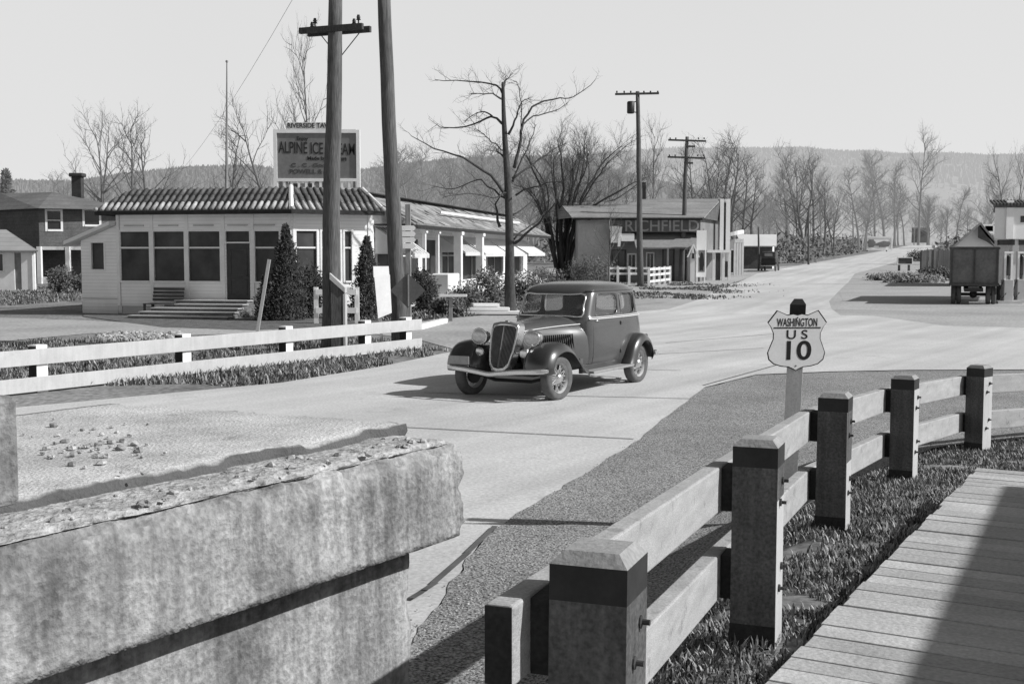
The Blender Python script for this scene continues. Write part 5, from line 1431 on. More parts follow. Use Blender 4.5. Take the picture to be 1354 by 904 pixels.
# white shed at the left edge
SY = 74.0; sc_ = [atd(px, 350, SY).x for px in (-46, 46)]
zsb = 0; zse = atd(20, 332, SY).z; zsp = atd(0, 303, SY).z
s_ = thing('white_shed', 'small white shed with a low grey roof at the left edge of the picture', 'shed', (sc_[1], SY, 0))
m_ = MB(); A, B = Vector((sc_[0], SY)), Vector((sc_[1], SY)); g0, g1 = hit(A, B, 22), hit(A, B, 31); w0, w1 = hit(A, B, -20), hit(A, B, 7)
wall(m_, A, B, 0, zse+.1, [(w0, w1, atd(0,358,SY).z, atd(0,336,SY).z), (g0, g1, .1, zse-.1)]); wall(m_, B, B+B*(5/SY), 0, zse+.1, [])
m_.build('wall', M['trim'], s_, world=True)
window(s_, A, B, w0, w1, atd(0,358,SY).z, atd(0,336,SY).z, fw=.08)
MB().add([(A.x+g0, SY+.1, .1), (A.x+g1, SY+.1, .1), (A.x+g1, SY+.1, zse-.1), (A.x+g0, SY+.1, zse-.1)], [(0,1,2,3)]).build('door', mat('grey_door', .22, .8, .2, 3), s_, world=True)
m_ = MB(); e0 = Vector((sc_[0]-.3, SY-.4, zse)); e1 = Vector((sc_[1]+.35, SY-.4, zse)); e2 = Vector((sc_[1]*1.07+.2, SY+5.3, zse)); e3 = Vector((sc_[0]*1.07, SY+5.3, zse)); rp0 = Vector((-36, SY+2.4, zsp)); rp1 = Vector((atd(8, 303, SY+2.4).x, SY+2.4, zsp))
rp0.x = rp1.x-3
m_.poly([e0, e1, rp1, rp0]); m_.poly([e1, e2, rp1]); m_.poly([e2, e3, rp0, rp1]); m_.poly([e3, e0, rp0]); m_.build('roof', mat('pale_shingle_roof', .30, .95, .12, .8, lap=.25), s_, world=True, solid=.06)
# dark conifer far left
t = thing('conifer', 'small dark pointed conifer above the roof of the brown house', 'tree', (atd(10, 300, 120).x, 120, 0)); m_ = MB()
leafball(m_, (0,0,.3), 2.0, 3000, .28, 5, True, (1,1,atd(10,232,120).z)); m_.build('crown', M['twig_mid'], t, norm=False)
MB().tube([(0,0,0),(0,0,6)], [.2,.05], 6).build('trunk', M['bark_mid'], t)

# ------------------------------------------------------------ the dark-roofed garage with sign letters
RY = 97.0
def X(px, Y): return atd(px, 335, Y).x
def Z(py, Y): return atd(677, py, Y).z
ga = thing('garage_building', 'dark wooden garage with a broad grey roof and pale letters along its front', 'garage', (X(860, RY), RY, 0))
xl, xr = X(765, RY), X(924, RY); dx_ = X(806, RY)
m_ = MB(); wall(m_, (xl, RY+.6), (dx_, RY+.6), 0, Z(291, RY), []); m_.build('pale_wall', M['midwall'], ga, world=True)
zlo, zhi = Z(307, RY), Z(291, RY)
MB().obox((dx_+.02, RY-.2, zlo), (xr-dx_, 0, 0), (0,.3,0), U*(zhi-zlo)).build('fascia', mat('faded_dark_fascia', .10, .9, .3, .6), ga, world=True)
MB().obox((xl-.4, RY-.4, zhi), (xr-xl+.6, 0, 0), (0,.3,0), U*.18).build('eave_board', M['creosote'], ga, world=True)
m_ = MB(); A, B = (dx_, RY+1.2), (xr+.6, RY+1.2)
opn = [(X(812,RY)-dx_, X(828,RY)-dx_, .1, 2.5), (X(833,RY)-dx_, X(842,RY)-dx_, .8, 2.2), (X(858,RY)-dx_, X(866,RY)-dx_, .9, 2.3), (X(880,RY)-dx_, X(893,RY)-dx_, .1, 2.6), (X(906,RY)-dx_, X(917,RY)-dx_, .1, 2.6)]
wall(m_, A, B, 0, zlo+.3, opn); m_.build('front_wall', mat('brown_front_wall', .26, .9, .2, .8, lap=.2), ga, world=True)
for i, (a, b, z0, z1) in enumerate(opn): window(ga, A, B, a, b, z0, z1, frame=('trim', 'darkwall')[i in (0, 3)], fw=.1, vbars=(.5,))
m_ = MB().prism([(X(838,RY), RY-1.6, Z(327,RY)), (X(838,RY), RY+1.1, Z(307,RY)), (X(838,RY), RY+1.1, Z(309,RY)), (X(838,RY), RY-1.6, Z(329,RY))], (X(922,RY)-X(838,RY), 0, 0))
m_.build('pent_roof', mat('grey_sheet_roof', .24, .8, .12, .5, fine=.1, fscale=4), ga, world=True)
for px in (843, 880, 917): MB().box((X(px,RY), RY-1.45, Z(327,RY)/2), (.14, .14, Z(327,RY))).build('pent_post', M['foundation'], ga, world=True)
# roof: front slope with a raked right end
zr = Z(263, RY+7); zE_ = zhi+.17
rr_ = [(xl-.6, RY-.7, zE_), (xr+.3, RY-.7, zE_), (X(950, RY+9), RY+8, zr), (xl-1.5, RY+8, zr)]
m_ = MB(); m_.poly(rr_); m_.poly([(xl-.6, RY-.7, zE_), (xl-1.5, RY+8, zr), (xl-1.5, RY+17, zE_), (xl-1.4, RY+3, zE_)])
m_.build('roof', M['roofgrey'], ga, world=True, solid=.1)
re_ = Vector((X(962, RY+14), RY+14, zE_))
MB().poly([(xr+.3, RY-.7, zE_-.05), re_-U*.05, (X(952, RY+9), RY+8.2, zr-.1)]).build('gable', mat('dark_gable', .10, .95, .2, .8, lap=.25), ga, world=True)
m_ = MB(); wall(m_, (xr+.1, RY), (re_.x-.3, re_.y), 0, zE_, []); m_.build('end_wall', mat('dark_end_wall', .17, .9, .2, .8), ga, world=True)
m_ = MB(); wall(m_, (xl, RY+14), (xl, RY+.7), 0, zE_, []); m_.build('left_wall', M['midwall'], ga, world=True)
text('lettering', 'RICHFIELD', 1.25, ((X(826,RY)+X(923,RY))/2, RY-.21, (zlo+zhi)/2-.02), (1,0,0), (0,0,1), M['signgrey'], ga, .01, width=X(923,RY)-X(826,RY), off=.01)
for a, b, c_, d_ in ((806, 818, 299, 321), (821, 838, 309, 319)):
    MB().obox((X(a,RY), RY-.36, Z(d_,RY)), (X(b,RY)-X(a,RY), 0, 0), (0,.08,0), U*(Z(c_,RY)-Z(d_,RY))).build('sign_panel', M['signwhite'], ga, world=True)
MB().prism([(X(818,RY), RY-.4, Z(300,RY)), (X(822,RY), RY-.4, Z(300,RY)), (X(819.5,RY), RY-.4, Z(326,RY)), (X(816,RY), RY-.4, Z(326,RY))], (0,.06,0)).build('sign_panel', M['signwhite'], ga, world=True)
q = atd(851, 262, RY+8); MB().box((q.x, q.y, q.z+.5), (.35, .35, 1.7)).build('vent_pipe', M['darkpaint'], ga, world=True)
# low white fence before the garage
FY = 88.0
lf = thing('low_fence', 'low white two-rail fence in front of the garage with letters', 'fence', (X(840, FY), FY, 0))
for a, b, ya, yb in ((803, 858, 90, 90), (858, 886, 84, 92)):
    for zz in (.35, .8, 1.2)[0 if a > 850 else 1:]:
        MB().bar((X(a, ya), ya, zz), (X(b, yb), yb, zz), .08, .16).build('rail', M['trim'], lf, world=True)
for px, yy in ((805, 90), (817, 90), (832, 90), (858, 84), (865, 86), (872, 88), (879, 90), (886, 92)):
    MB().box((X(px, yy), yy-.08, .65), (.18, .14, 1.4)).build('post', M['trim'], lf, world=True)
x_ = X(913, 94)
t = thing('kiosk', 'narrow pale gabled kiosk at the left of the tall white sign', 'kiosk', (x_, 94, 0))
MB().prism([(X(913,94), 94, 0), (X(919,94), 94, 0), (X(919,94), 94, 2.1), (X(916.5,94), 94, 2.9), (X(913,94), 94, 2.1)], (0, 1.5, 0)).build('wall', M['lightwall'], t, world=True)
for s in (-1, 1): MB().bar((X(916.5,94), 93.9, 3.0), (X(916.5,94)+s*.45, 93.9, 2.0), .1, .1).build('verge', M['trim'], t, world=True)
MB().obox((X(915,94), 93.96, 1.9), (.18,0,0), (0,.05,0), U*.4).build('opening', M['darkwall'], t, world=True)
# tall white sign board
TY_ = 95.0
t = thing('board_sign', 'tall white board with a dark picture below standing by the filling station', 'sign', (X(928, TY_), TY_, 0))
for px in (922.5, 932.5): MB().box((X(px,TY_), TY_+.2, 1.2), (.12, .12, 2.4)).build('post', M['trim'], t, world=True)
MB().obox((X(921,TY_), TY_, .45), (X(934,TY_)-X(921,TY_), 0, 0), (0,.12,0), U*(Z(304.5,TY_)-.45)).build('board', M['signwhite'], t, world=True)
MB().obox((X(923.5,TY_), TY_-.02, .85), (X(932,TY_)-X(923.5,TY_), 0, 0), (0,.01,0), U*1.7).build('picture', M['signface'], t, world=True)
m_ = MB(); m_.blob((X(928,TY_), TY_-.03, 1.6), .28, 3, 8, .6, (.7,.1,2.4)); m_.build('figure', M['signblack'], t, world=True)
# filling station with twin pylons
GY = 112.0
gs = thing('filling_station', 'white filling station with curved canopy and twin white pylons beyond the garage', 'filling station', (X(960, GY), GY, 0))
for a, b in ((951.5, 956.5), (959.5, 965)):
    MB().obox((X(a,104), 104, Z(334,104)+.22), (X(b,104)-X(a,104), 0, 0), (0,1.0,0), U*(Z(263,104)-Z(334,104)-.22)).build('pylon', M['signwhite'], gs, world=True)
MB().obox((X(956.5,104), 104.2, Z(334,104)+.22), (X(959.5,104)-X(956.5,104), 0, 0), (0,.6,0), U*(Z(268,104)-Z(334,104)-.22)).build('pylon_core', M['darkwall'], gs, world=True)
m_ = MB(); cpts = smooth([Vector((X(934,GY), GY-2, Z(319,GY))), Vector((X(955,GY), GY-2.4, Z(314,GY))), Vector((X(972,GY), GY-2.2, Z(310,GY))), Vector((X(981,GY), GY-.6, Z(309.5,GY))), Vector((X(983,GY), GY+2, Z(309.5,GY)))], 4)
cb = []
for p in cpts: m_.v += [p, p+U*.35]
for i in range(len(cpts)-1): a = i*2; m_.f.append((a, a+2, a+3, a+1))
m_.build('canopy_edge', M['signwhite'], gs, world=True, solid=.1)
m_ = MB(); m_.poly([p+U*.33 for p in cpts]+[Vector((X(934,GY+4), GY+4, Z(312,GY)))]); m_.poly([p+U*.05 for p in cpts]+[Vector((X(934,GY+4), GY+4, Z(316,GY)))]); m_.build('canopy', M['midwall'], gs, world=True)
m_ = MB(); A, B = (X(936,GY+2), GY+2), (X(983,GY+2), GY+2)
o2 = [(hit(A,B,a), hit(A,B,b), .5, 2.6) for a, b in ((939, 948), (950, 957), (959, 963), (965, 969))]
wall(m_, A, B, 0, Z(316, GY), o2); m_.build('wall', M['midwall'], gs, world=True)
for a, b, z0, z1 in o2: window(gs, A, B, a, b, z0, z1, fw=.1)
for k, px in enumerate((971.5, 975, 978.5, 982)): MB().box((X(px,GY-1.4), GY-1.4, Z(316,GY)/2), (.17, .17, Z(316,GY))).build('column', M['trim'], gs, world=True)
MB().obox((X(971,GY-1.4), GY-1.5, Z(321,GY)), (X(982.5,GY-1.4)-X(971,GY-1.4), 0, 0), (0,.2,0), U*.3).build('header', M['trim'], gs, world=True)
MB().obox((X(971,GY-1.4), GY-1.5, 0), (X(982.5,GY-1.4)-X(971,GY-1.4), 0, 0), (0,.2,0), U*.3).build('sill', M['trim'], gs, world=True)
MB().obox((X(935,99.5), 99.5, Z(334,99.5)), (X(966,99.5)-X(935,99.5), 0, 0), (0,6,0), U*.22).build('porch_roof', M['signwhite'], gs, world=True)
for px in (944, 957, 965): MB().box((X(px,99.6), 99.75, Z(334,99.6)/2), (.22, .22, Z(334,99.6))).build('porch_post', M['trim'], gs, world=True)
MB().box((X(950.5,99.6), 99.9, Z(334,99.6)/2), (.35, .3, Z(334,99.6))).build('porch_pier', M['darkwall'], gs, world=True)
for px in (962,):
    t = thing('fuel_pump', 'tall slim visible fuel pump under the far canopy', 'fuel pump', (X(px,107), 107, 0))
    MB().box((X(px,107), 107, .8), (.5,.4,1.6)).build('cabinet', M['darkpaint'], t, world=True, bevel=.04)
    MB().lathe([(.16,0),(.16,1.2),(.2,1.25),(0,1.4)], (X(px,107), 107, 1.6), (0,0,1), 12).build('measuring_glass', M['signwhite'], t, world=True, smooth=True)
# white gabled store
WY = 132.0
ws = thing('white_store', 'store with a bright white roof and white gable end beyond the filling station', 'store', (X(1003, WY), WY, H(X(1003,WY), WY)))
g_ = H(X(1003,WY), WY); ze = Z(325, WY); zp = Z(310, WY); xa, xb, xc = X(983,WY), X(1021.5,WY), X(1033,WY)
MB().obox((xa, WY, g_), (xb-xa, 0, 0), (0,.2,0), U*(ze-g_)).build('front_wall', M['darkwall'], ws, world=True)
MB().prism([(xb, WY-.01, g_), (xc+.3, WY+5, g_), (xc+.3, WY+5, ze), ((xb+xc)/2+.15, WY+2.5, zp-.1), (xb, WY-.01, ze)], (-.15, .05, 0)).build('gable_wall', M['stucco'], ws, world=True)
MB().poly([(xa-.3, WY-.5, ze-.05), (xb+.3, WY-.5, ze-.05), ((xb+xc)/2+.5, WY+2.5, zp), (xa-.3, WY+2.5, zp)]).build('roof', M['rooflight'], ws, world=True, solid=.1)
MB().poly([(xa, WY+5.5, ze-.05), (xc+.7, WY+5.5, ze-.05), ((xb+xc)/2+.5, WY+2.52, zp), (xa-.3, WY+2.52, zp)]).build('rear_roof', M['rooflight'], ws, world=True, solid=.1)
MB().box(((xb+xc)/2+.1, WY+2.2, lerp(ze,zp,.3)), (.5, .2, .8)).build('attic_vent', M['darkwall'], ws, world=True)
MB().obox((X(1010,WY), WY-.03, g_+.3), (1.2,0,0), (0,.03,0), U*1.6).build('door', M['midwall'], ws, world=True)
# old car parked before it
VY = 124.0; vx = X(1016, VY); vz = H(vx, VY)+.01
oc_ = thing('parked_car', 'small dark old car parked before the white gabled store', 'car', (vx, VY, vz), R(-20))
MB().box((0, 1.6, .95), (1.5, 3.0, .7)).build('body', M['darkpaint'], oc_, bevel=.12)
MB().box((0, 1.0, 1.62), (1.45, 1.7, .75)).build('cabin', M['darkwall'], oc_, bevel=.1)
MB().box((0, .13, 1.68), (.8, .03, .32)).build('rear_window', M['signgrey'], oc_)
for x in (-.7, .7):
    for y in (.3, 2.6):
        w_ = MB().lathe([(0,-.07),(.36,-.07),(.38,0),(.36,.07),(0,.07)], (x, y, .38), (1,0,0), 16).build('wheel', M['interior'], oc_)
        MB().box((x*1.08, y, .84), (.25, .95, .08)).build('fender', M['darkpaint'], oc_, bevel=.03)
MB().box((0, -.05, .55), (1.5, .08, .1)).build('rear_bumper', M['chrome'], oc_)

# ------------------------------------------------------------ right: billboards, hedge, truck, station
def board(label, a, b, c_, d_, Y, face, frame, name='billboard', legs=True, z0=None):
    g = H(X((a+b)/2, Y), Y); t = thing(name, label, 'billboard', (X((a+b)/2,Y), Y, g))
    MB().obox((X(a,Y), Y, Z(d_,Y)), (X(b,Y)-X(a,Y), 0, 0), (0,.1,0), U*(Z(c_,Y)-Z(d_,Y))).build('panel', M[face], t, world=True)
    if frame:
        f_ = (X(b,Y)-X(a,Y))*.05; m_ = MB()
        for (xa, xb, za_, zb_) in ((X(a,Y)-f_, X(b,Y)+f_, Z(c_,Y), Z(c_,Y)+f_), (X(a,Y)-f_, X(b,Y)+f_, Z(d_,Y)-f_, Z(d_,Y)), (X(a,Y)-f_, X(a,Y), Z(d_,Y), Z(c_,Y)), (X(b,Y), X(b,Y)+f_, Z(d_,Y), Z(c_,Y))):
            m_.obox((xa, Y-.1, za_), (xb-xa, 0, 0), (0,.2,0), U*(zb_-za_))
        m_.build('frame', M[frame], t, world=True)
    for px in (a+(b-a)*.15, b-(b-a)*.15): MB().box((X(px,Y), Y+.25, (g+Z(c_,Y))/2), (.2, .2, max(.3, Z(c_,Y)-g))).build('post', M['pole'], t, world=True)
    return t
bx_ = board('white framed billboard with a grey picture at the far bend of the highway', 1141.5, 1178, 314.5, 329, 260, 'signwhite', 'trim')
m_ = MB().blob((X(1152,260), 259.9, Z(322,260)), .9, 7, 8, .7, (1,.03,1)); m_.blob((X(1168,260), 259.88, Z(323,260)), .9, 8, 8, .7, (2,.03,.6)); m_.build('picture', M['signface'], bx_, world=True)
board('dark billboard seen from behind at the crest of the highway', 1205, 1229, 301, 321, 486, 'signface', None)
b3 = board('small low sign with a dark panel beside the brush heap', 1187.5, 1206, 341, 349, 125, 'darkwall', 'trim', 'low_sign')
t = thing('board_fence', 'grey board fence left of the box truck', 'fence', (X(1237,100), 100, H(X(1237,100),100)))
m_ = MB(); x_ = X(1218.5,100)
while x_ < X(1262,100):
    m_.box((x_+.1, 100+rnd.uniform(-.03,.03), (Z(330,100)+H(x_,100))/2-.05+rnd.uniform(-.06,.06)), (.19, .04, Z(330,100)-H(x_,100))); x_ += .2
m_.build('plank', mat('fence_plank', .17, .9, .2, 1, island=.35), t, world=True)
for px in (1219, 1235, 1252): MB().box((X(px,100), 100.12, 1.3), (.15, .15, 2.5)).build('post', M['pole'], t, world=True)
# house gable behind the truck
HY2 = 84.0
t = thing('gabled_house', 'low pale gabled house rising behind the box truck', 'house', (X(1285,HY2), HY2, 0))
zg = Z(298, HY2); zge = Z(325, HY2)
MB().prism([(X(1258,HY2), HY2, 0), (X(1316,HY2), HY2, 0), (X(1316,HY2), HY2, zge), (X(1291,HY2), HY2, zg), (X(1258,HY2), HY2, zge-.1)], (3.0, 8, 0)).build('wall', M['lightwall'], t, world=True)
m_ = MB(); m_.poly([(X(1255,HY2), HY2-.6, zge-.15), (X(1291,HY2), HY2-.6, zg+.12), (X(1291,HY2)+3.2, HY2+8.5, zg+.12), (X(1255,HY2)+3.2, HY2+8.5, zge-.15)]); m_.poly([(X(1291,HY2), HY2-.6, zg+.12), (X(1320,HY2), HY2-.6, zge-.2), (X(1320,HY2)+3.2, HY2+8.5, zge-.2), (X(1291,HY2)+3.2, HY2+8.5, zg+.12)])
m_.build('roof', M['roofgrey'], t, world=True, solid=.12)
MB().prism([(X(1291,HY2)-.1, HY2-.5, zg), (X(1312,HY2), HY2-.5, zge-.1), (X(1300,HY2), HY2-.5, zge+.3), (X(1291,HY2)-.1, HY2-.5, zge+.55)], (0,.05,0)).build('gable_shade', M['darkwall'], t, world=True)
MB().box((X(1302,HY2+3), HY2+3, zg-.1), (.9,.5,.5)).build('dormer', M['trim'], t, world=True); MB().box((X(1310,HY2+3), HY2+3, zg-.25), (1.1,.5,.55)).build('dormer', M['trim'], t, world=True)
# box truck
q = at(1287, 403); TYk = q.y; tx = q.x
tr_ = thing('box_truck', 'dark box truck with a tall body seen from behind on the gravel lot', 'truck', (tx, TYk, 0), R(-20))
hw = 1.04
MB().box((0, 2.2, (Z(378,TYk)+Z(326,TYk))/2), (hw*2, 4.2, Z(326,TYk)-Z(378,TYk))).build('cargo_box', M['truckbox'], tr_, bevel=.03)
for x in (-.95, -.0, .95): MB().box((x, .06, 1.72), (.07, .05, 1.66)).build('batten', M['darkwall'], tr_)
for z_ in (.93, 2.52): MB().box((0, .055, z_), (2.12, .06, .09)).build('batten', M['darkwall'], tr_)
MB().box((0, 2.4, .66), (.8, 4.6, .16)).build('chassis', M['darkpaint'], tr_)
MB().box((0, .25, .72), (.46, .04, .2)).build('licence_plate', M['signface'], tr_)
for x in (-.86, -.62, .62, .86):
    w_ = MB().lathe([(0,-.05),(.2,-.08),(.40,-.10),(.45,-.05),(.45,.05),(.40,.10),(.2,.08),(0,.05)], (x, .9, .45), (1,0,0), 24).build('wheel', M['interior'], tr_, smooth=True)
for x in (-.78, .78): MB().lathe([(0,-.05),(.40,-.10),(.45,-.05),(.45,.05),(.40,.10),(0,.05)], (x, 5.3, .45), (1,0,0), 24).build('wheel', M['interior'], tr_, smooth=True)
MB().tube([(-.8,.9,.45),(.8,.9,.45)], .07, 8).build('axle', M['darkpaint'], tr_); MB().lathe([(0,-.16),(.14,-.1),(.18,0),(.14,.1),(0,.16)], (0,.9,.45), (0,1,0), 12).build('differential', M['darkpaint'], tr_, smooth=True)
cb_ = MB().box((0, 5.0, 1.35), (1.6, 1.2, 1.3)).build('cab', M['darkpaint'], tr_, bevel=.12)
MB().box((0, 5.0, 1.66), (1.63, .7, .4)).build('side_window', M['glassdark'], cb_)
MB().box((0, 6.1, 1.05), (1.0, 1.2, .7)).build('hood', M['darkpaint'], tr_, bevel=.12)
for x in (-.75, .75):
    MB().box((x, 5.5, .95), (.35, 1.2, .08)).build('fender', M['darkpaint'], tr_, bevel=.03)
    MB().box((x*1.25, .5, .62), (.05, .35, .3)).build('mud_flap', M['interior'], tr_)
# service station at the right edge
QY = 57.0
g = thing('service_station', 'white service station with a tiled canopy cut by the right edge of the picture', 'service station', (X(1340,QY), QY, 0))
xa, xb = X(1314,QY), X(1420,QY); z0, z1 = Z(316,QY), Z(274.5,QY)
cn = MB().obox((xa, QY, z0), (xb-xa, 0, 0), (2.8,7,0), U*(z1-z0)).build('canopy', M['stucco'], g, world=True)
m_ = MB().obox((xa-.12, QY-.12, z1), (xb-xa+.2, 0, 0), (2.85,7.2,0), U*.22)
x_ = xa-.1
while x_ < xb: m_.tube([(x_, QY-.22, z1+.12), (x_, QY+.3, z1+.34)], [.07,.06], 6); x_ += .16
m_.build('tile_coping', M['tile'], g, world=True)
MB().obox((X(1328.5,QY), QY-.09, z0+.0), (X(1338,QY)-X(1328.5,QY), 0, 0), (0,.5,0), U*(Z(265,QY)-z0)).build('pilaster', M['stucco'], g, world=True)
MB().obox((X(1348,QY), QY-.02, Z(294,QY)), (.32, 0, 0), (0,.02,0), U*.3).build('dark_panel', M['darkwall'], g, world=True)
for px in (1324, 1334, 1350): MB().obox((X(px,QY), QY+.2, z0-.28), (.35,0,0), (0,.3,0), U*.25).build('bracket', M['darkwall'], g, world=True)
for px, w_ in ((1342, .62),): MB().obox((X(px,QY), QY+.3, 0), (w_/2,0,0), (0,.4,0), U*z0).build('pillar', M['stucco'], g, world=True)
m_ = MB(); A, B = (X(1316,QY+7), QY+7), (X(1430,QY+7), QY+7); op_ = [(1.2, 2.3, .3, 2.3), (3.2, 5.2, .9, 2.4)]
wall(m_, A, B, 0, z0, op_); m_.build('back_wall', M['midwall'], g, world=True)
for a, b, c_, d_ in op_: window(g, A, B, a, b, c_, d_, fw=.1)
for px, y_, lb in ((1333, QY-1.6, 'tall narrow fuel pump with a dark glass top at the right edge'), (1350.5, QY-.6, 'second fuel pump half cut by the right edge')):
    t = thing('fuel_pump', lb, 'fuel pump', (X(px,y_), y_, 0)); x_ = X(px, y_)
    m_ = MB()
    for s in (-1, 1): m_.box((x_+s*.15, y_, 1.15), (.10, .2, 2.3))
    m_.box((x_, y_, 2.34), (.42, .22, .1)); m_.build('frame', M['trim'], t, world=True)
    MB().box((x_, y_, .55), (.44, .4, 1.1)).build('cabinet', M['foundation'], t, world=True, bevel=.03)
    MB().lathe([(.14,0),(.14,.85),(.10,.9)], (x_, y_, 1.3), (0,0,1), 12).build('measuring_glass', M['glassdark'], t, world=True, smooth=True)
    MB().tube(smooth([Vector(p) for p in ((x_-.2,y_-.1,1.1),(x_-.38,y_-.15,.6),(x_-.3,y_-.15,.25),(x_-.12,y_-.2,.5))], 3), .022, 6).build('hose', M['iron'], t, world=True)
    MB().box((x_, y_, .07), (1.1, .8, .14)).build('plinth', M['foundation'], t, world=True)
# oil drums beside
x_ = X(1321, QY-.8); t = thing('oil_drum', 'low dark drum between the truck and the fuel pump', 'drum', (x_, QY-.8, 0))
MB().lathe([(0,0),(.28,0),(.29,.3),(.28,.6),(.28,.85),(0,.85)], (x_, QY-.8, 0), (0,0,1), 16).build('barrel', M['darkpaint'], t, world=True)
# tall broken-topped snag at the right edge is a tree (see trees); brush heaps by the lot
def heap(label, px, py, w_, h_, n, m, seed):
    q = at(px, py); z = H(q.x, q.y); t = thing('brush_heap', label, 'brush', (q.x, q.y, z)); m_ = MB()
    leafball(m_, (0,0,h_*.4), 1.0, n, .16, seed, False, (w_, w_*.5, h_*.6)); m_.build('foliage', M[m], t, norm=False)
heap('low heap of dry brush left of the small low sign', 1175, 372, 2.0, .6, 1500, 'brush', 3)
heap('dark brush heap before the board fence', 1207, 374, 2.4, .7, 1800, 'brush', 4)
heap('dark weeds against the left side of the box truck lot', 1243, 372, 2.0, 1.0, 2200, 'shrub', 5)
heap('dark brush right of the small low sign', 1214, 357, 1.8, 1.6, 1500, 'shrub', 6)
# roadside scrub far along the highway
m_ = MB(); rr = random.Random(8)
for i in range(260):
    px = rr.uniform(1035, 1200); Y = rr.uniform(165, 300)
    x = X(px, Y)
    left = interp([(115,23),(150,36),(240,71),(400,131)], Y)
    if x > left-3 or (1125 < px < 1196 and Y < 275): continue
    leafball(m_, (x, Y, H(x,Y)+.5), rr.uniform(1.2, 3.0), 90, .5, i, False, (1.2,1,rr.uniform(.8,1.5)))
for i in range(420):
    px = rr.uniform(-60, 1060); Y = rr.uniform(150, 260); x = X(px, Y)
    leafball(m_, (x, Y, H(x,Y)+.5), rr.uniform(1.5, 3.5), 80, .55, 1000+i, False, (1.3,1,rr.uniform(.7,1.2)))
for i in range(200):
    px = rr.uniform(1225, 1420); Y = rr.uniform(150, 330); x = X(px, Y)
    right = interp([(115,33),(150,47),(240,82),(400,141)], Y)
    if x < right+5: continue
    leafball(m_, (x, Y, H(x,Y)+.5), rr.uniform(1.5, 3.5), 80, .55, 3000+i, False, (1.3,1,rr.uniform(.7,1.4)))
m_.build('undergrowth', mat('hazy_undergrowth', .15, .95, .2, .3, island=.4), None, kind='stuff', norm=False, tagd=('hazy scrub filling the ground under the far bare trees', 'undergrowth'))

# ------------------------------------------------------------ hills
def hill(name, prof, Y, depth, m, fm, fname, lab, n, th, seed):
    m_ = MB(); rr = random.Random(seed); xs = [prof[0][0]+i*(prof[-1][0]-prof[0][0])/160 for i in range(161)]
    rows = 9
    for px in xs:
        py = interp(prof, px); base = at(px, 339, 0) 
        zt = Z(py, Y)
        for r in range(rows):
            f = r/(rows-1); y = Y-depth*(1-f); x = X(px, Y)*(y/Y)
            z = -5+(zt+5)*(f**.9)+noise.noise(Vector((x*.004, y*.006, seed)))*zt*.16*math.sin(math.pi*f)
            m_.v.append(Vector((x, y, z)))
    for i in range(len(xs)-1):
        for r in range(rows-1): a = i*rows+r; m_.f.append((a, a+1, a+rows+1, a+rows))
    m_.build(name, m, kind='structure', smooth=True, norm=True)
    t = MB()
    for k in range(n):
        f = rr.random(); f = 1 if rr.random() < .25 else f
        px = rr.uniform(prof[0][0], prof[-1][0]); y = Y-depth*(1-f)-rr.uniform(0,6); x = X(px, Y)*(y/Y)
        zt = Z(interp(prof, px), Y); z = -5+(zt+5)*(f**.9)+noise.noise(Vector((x*.004, y*.006, seed)))*zt*.16*math.sin(math.pi*f)
        h = th*rr.uniform(.5, 1.2); w = h*rr.uniform(.18, .42); o = len(t.v)
        for j in range(5): t.v.append(Vector((x+w*math.cos(j*1.257), y+w*math.sin(j*1.257), z-h*.3+rr.uniform(-1,1))))
        if rr.random() < .5: 
            t.v.append(Vector((x, y, z+h*.7))); t.f += [(o+j, o+(j+1) % 5, o+5) for j in range(5)]
        else:
            for j in range(5): t.v.append(Vector((x+w*.7*math.cos(j*1.257), y+w*.7*math.sin(j*1.257), z+h*rr.uniform(.35,.5))))
            t.f += [(o+j, o+(j+1) % 5, o+5+(j+1) % 5, o+5+j) for j in range(5)]+[tuple(o+5+j for j in range(5))]
    t.build('forest', fm, kind='stuff', norm=False, tagd=(lab, 'forest'))
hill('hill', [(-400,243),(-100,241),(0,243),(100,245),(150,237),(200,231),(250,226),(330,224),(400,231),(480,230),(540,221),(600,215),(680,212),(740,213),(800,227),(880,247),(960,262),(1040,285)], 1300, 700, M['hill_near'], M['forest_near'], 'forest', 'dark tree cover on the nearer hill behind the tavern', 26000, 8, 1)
hill('hill', [(300,260),(520,236),(700,218),(800,206),(880,200),(960,200),(1060,199),(1090,202),(1120,204),(1150,203),(1180,207),(1250,206),(1300,209),(1354,208),(1500,204),(1900,221)], 2600, 1500, M['hill_far'], M['forest_far'], 'forest', 'pale hazy tree cover on the distant ridge to the right', 26000, 13, 2)
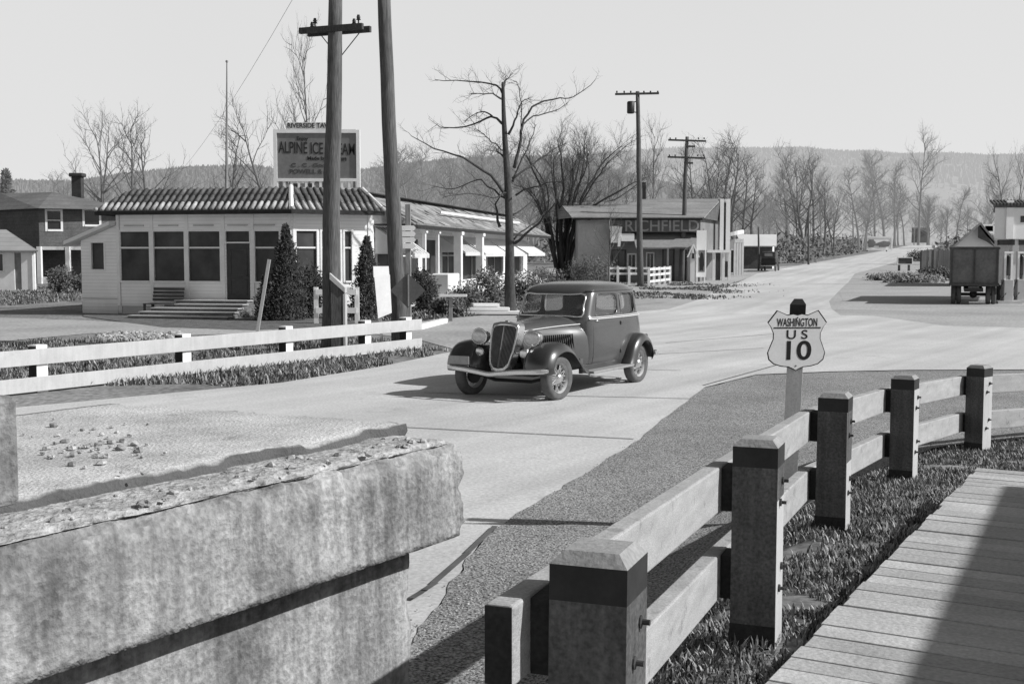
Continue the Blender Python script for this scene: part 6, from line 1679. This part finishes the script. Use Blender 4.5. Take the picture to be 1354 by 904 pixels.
# ------------------------------------------------------------ camera, light
cam = bpy.data.cameras.new('camera'); co = bpy.data.objects.new('camera', cam); COL.objects.link(co)
cam.sensor_width = 36; cam.lens = 36*FPX/1354; cam.clip_end = 12000; cam.clip_start = .05
co.location = (0, 0, CAM_Z); co.rotation_euler = (math.pi/2-PITCH, 0, 0)
scene.camera = co
sd3 = Vector((SUN_AZ.x*math.cos(R(SUN_EL)), SUN_AZ.y*math.cos(R(SUN_EL)), math.sin(R(SUN_EL))))
sl = bpy.data.lights.new('sun', 'SUN'); sl.energy = 5.0; sl.angle = R(.6); sl.color = (1, 1, 1)
so = bpy.data.objects.new('sun', sl); COL.objects.link(so); so.rotation_euler = sd3.to_track_quat('Z', 'Y').to_euler()
w = bpy.data.worlds.new('World'); scene.world = w; w.use_nodes = True
nt = w.node_tree; bg = nt.nodes['Background']
sk = nt.nodes.new('ShaderNodeTexSky'); sk.sky_type = 'NISHITA'; sk.sun_disc = False
sk.sun_elevation = R(SUN_EL); sk.sun_rotation = math.atan2(SUN_AZ.x, SUN_AZ.y)
sk.air_density = 1.0; sk.dust_density = 3.0; sk.ozone_density = 1.0
bw_ = nt.nodes.new('ShaderNodeRGBToBW'); nt.links.new(sk.outputs[0], bw_.inputs[0])
# bright white haze low in the sky, clearing towards the zenith
tcw = nt.nodes.new('ShaderNodeTexCoord'); sxw = nt.nodes.new('ShaderNodeSeparateXYZ'); nt.links.new(tcw.outputs['Generated'], sxw.inputs[0])
hz_ = mrange(nt, sxw.outputs['Z'], .24, .50, 1.0, 0.0)
n_w = nd(nt, 'ShaderNodeTexNoise', i_Scale=2.2, i_Detail=5.0); nt.links.new(tcw.outputs['Generated'], n_w.inputs['Vector'])
hzv = mth(nt, 'ADD', mth(nt, 'MULTIPLY', sxw.outputs['Z'], -2.2), mrange(nt, n_w.outputs[0], .3, .7, 7.7, 8.0))
ns_ = mth(nt, 'MULTIPLY', bw_.outputs[0], .5)
nv = mth(nt, 'ADD', mth(nt, 'MULTIPLY', hzv, hz_), mth(nt, 'MULTIPLY', ns_, mth(nt, 'SUBTRACT', 1.0, hz_)))
cc = nt.nodes.new('ShaderNodeCombineColor')
for i in range(3): nt.links.new(nv, cc.inputs[i])
nt.links.new(cc.outputs[0], bg.inputs[0]); bg.inputs[1].default_value = .1
scene.render.engine = 'CYCLES'
scene.view_settings.view_transform = 'Standard'; scene.view_settings.look = 'None'; scene.view_settings.exposure = 0
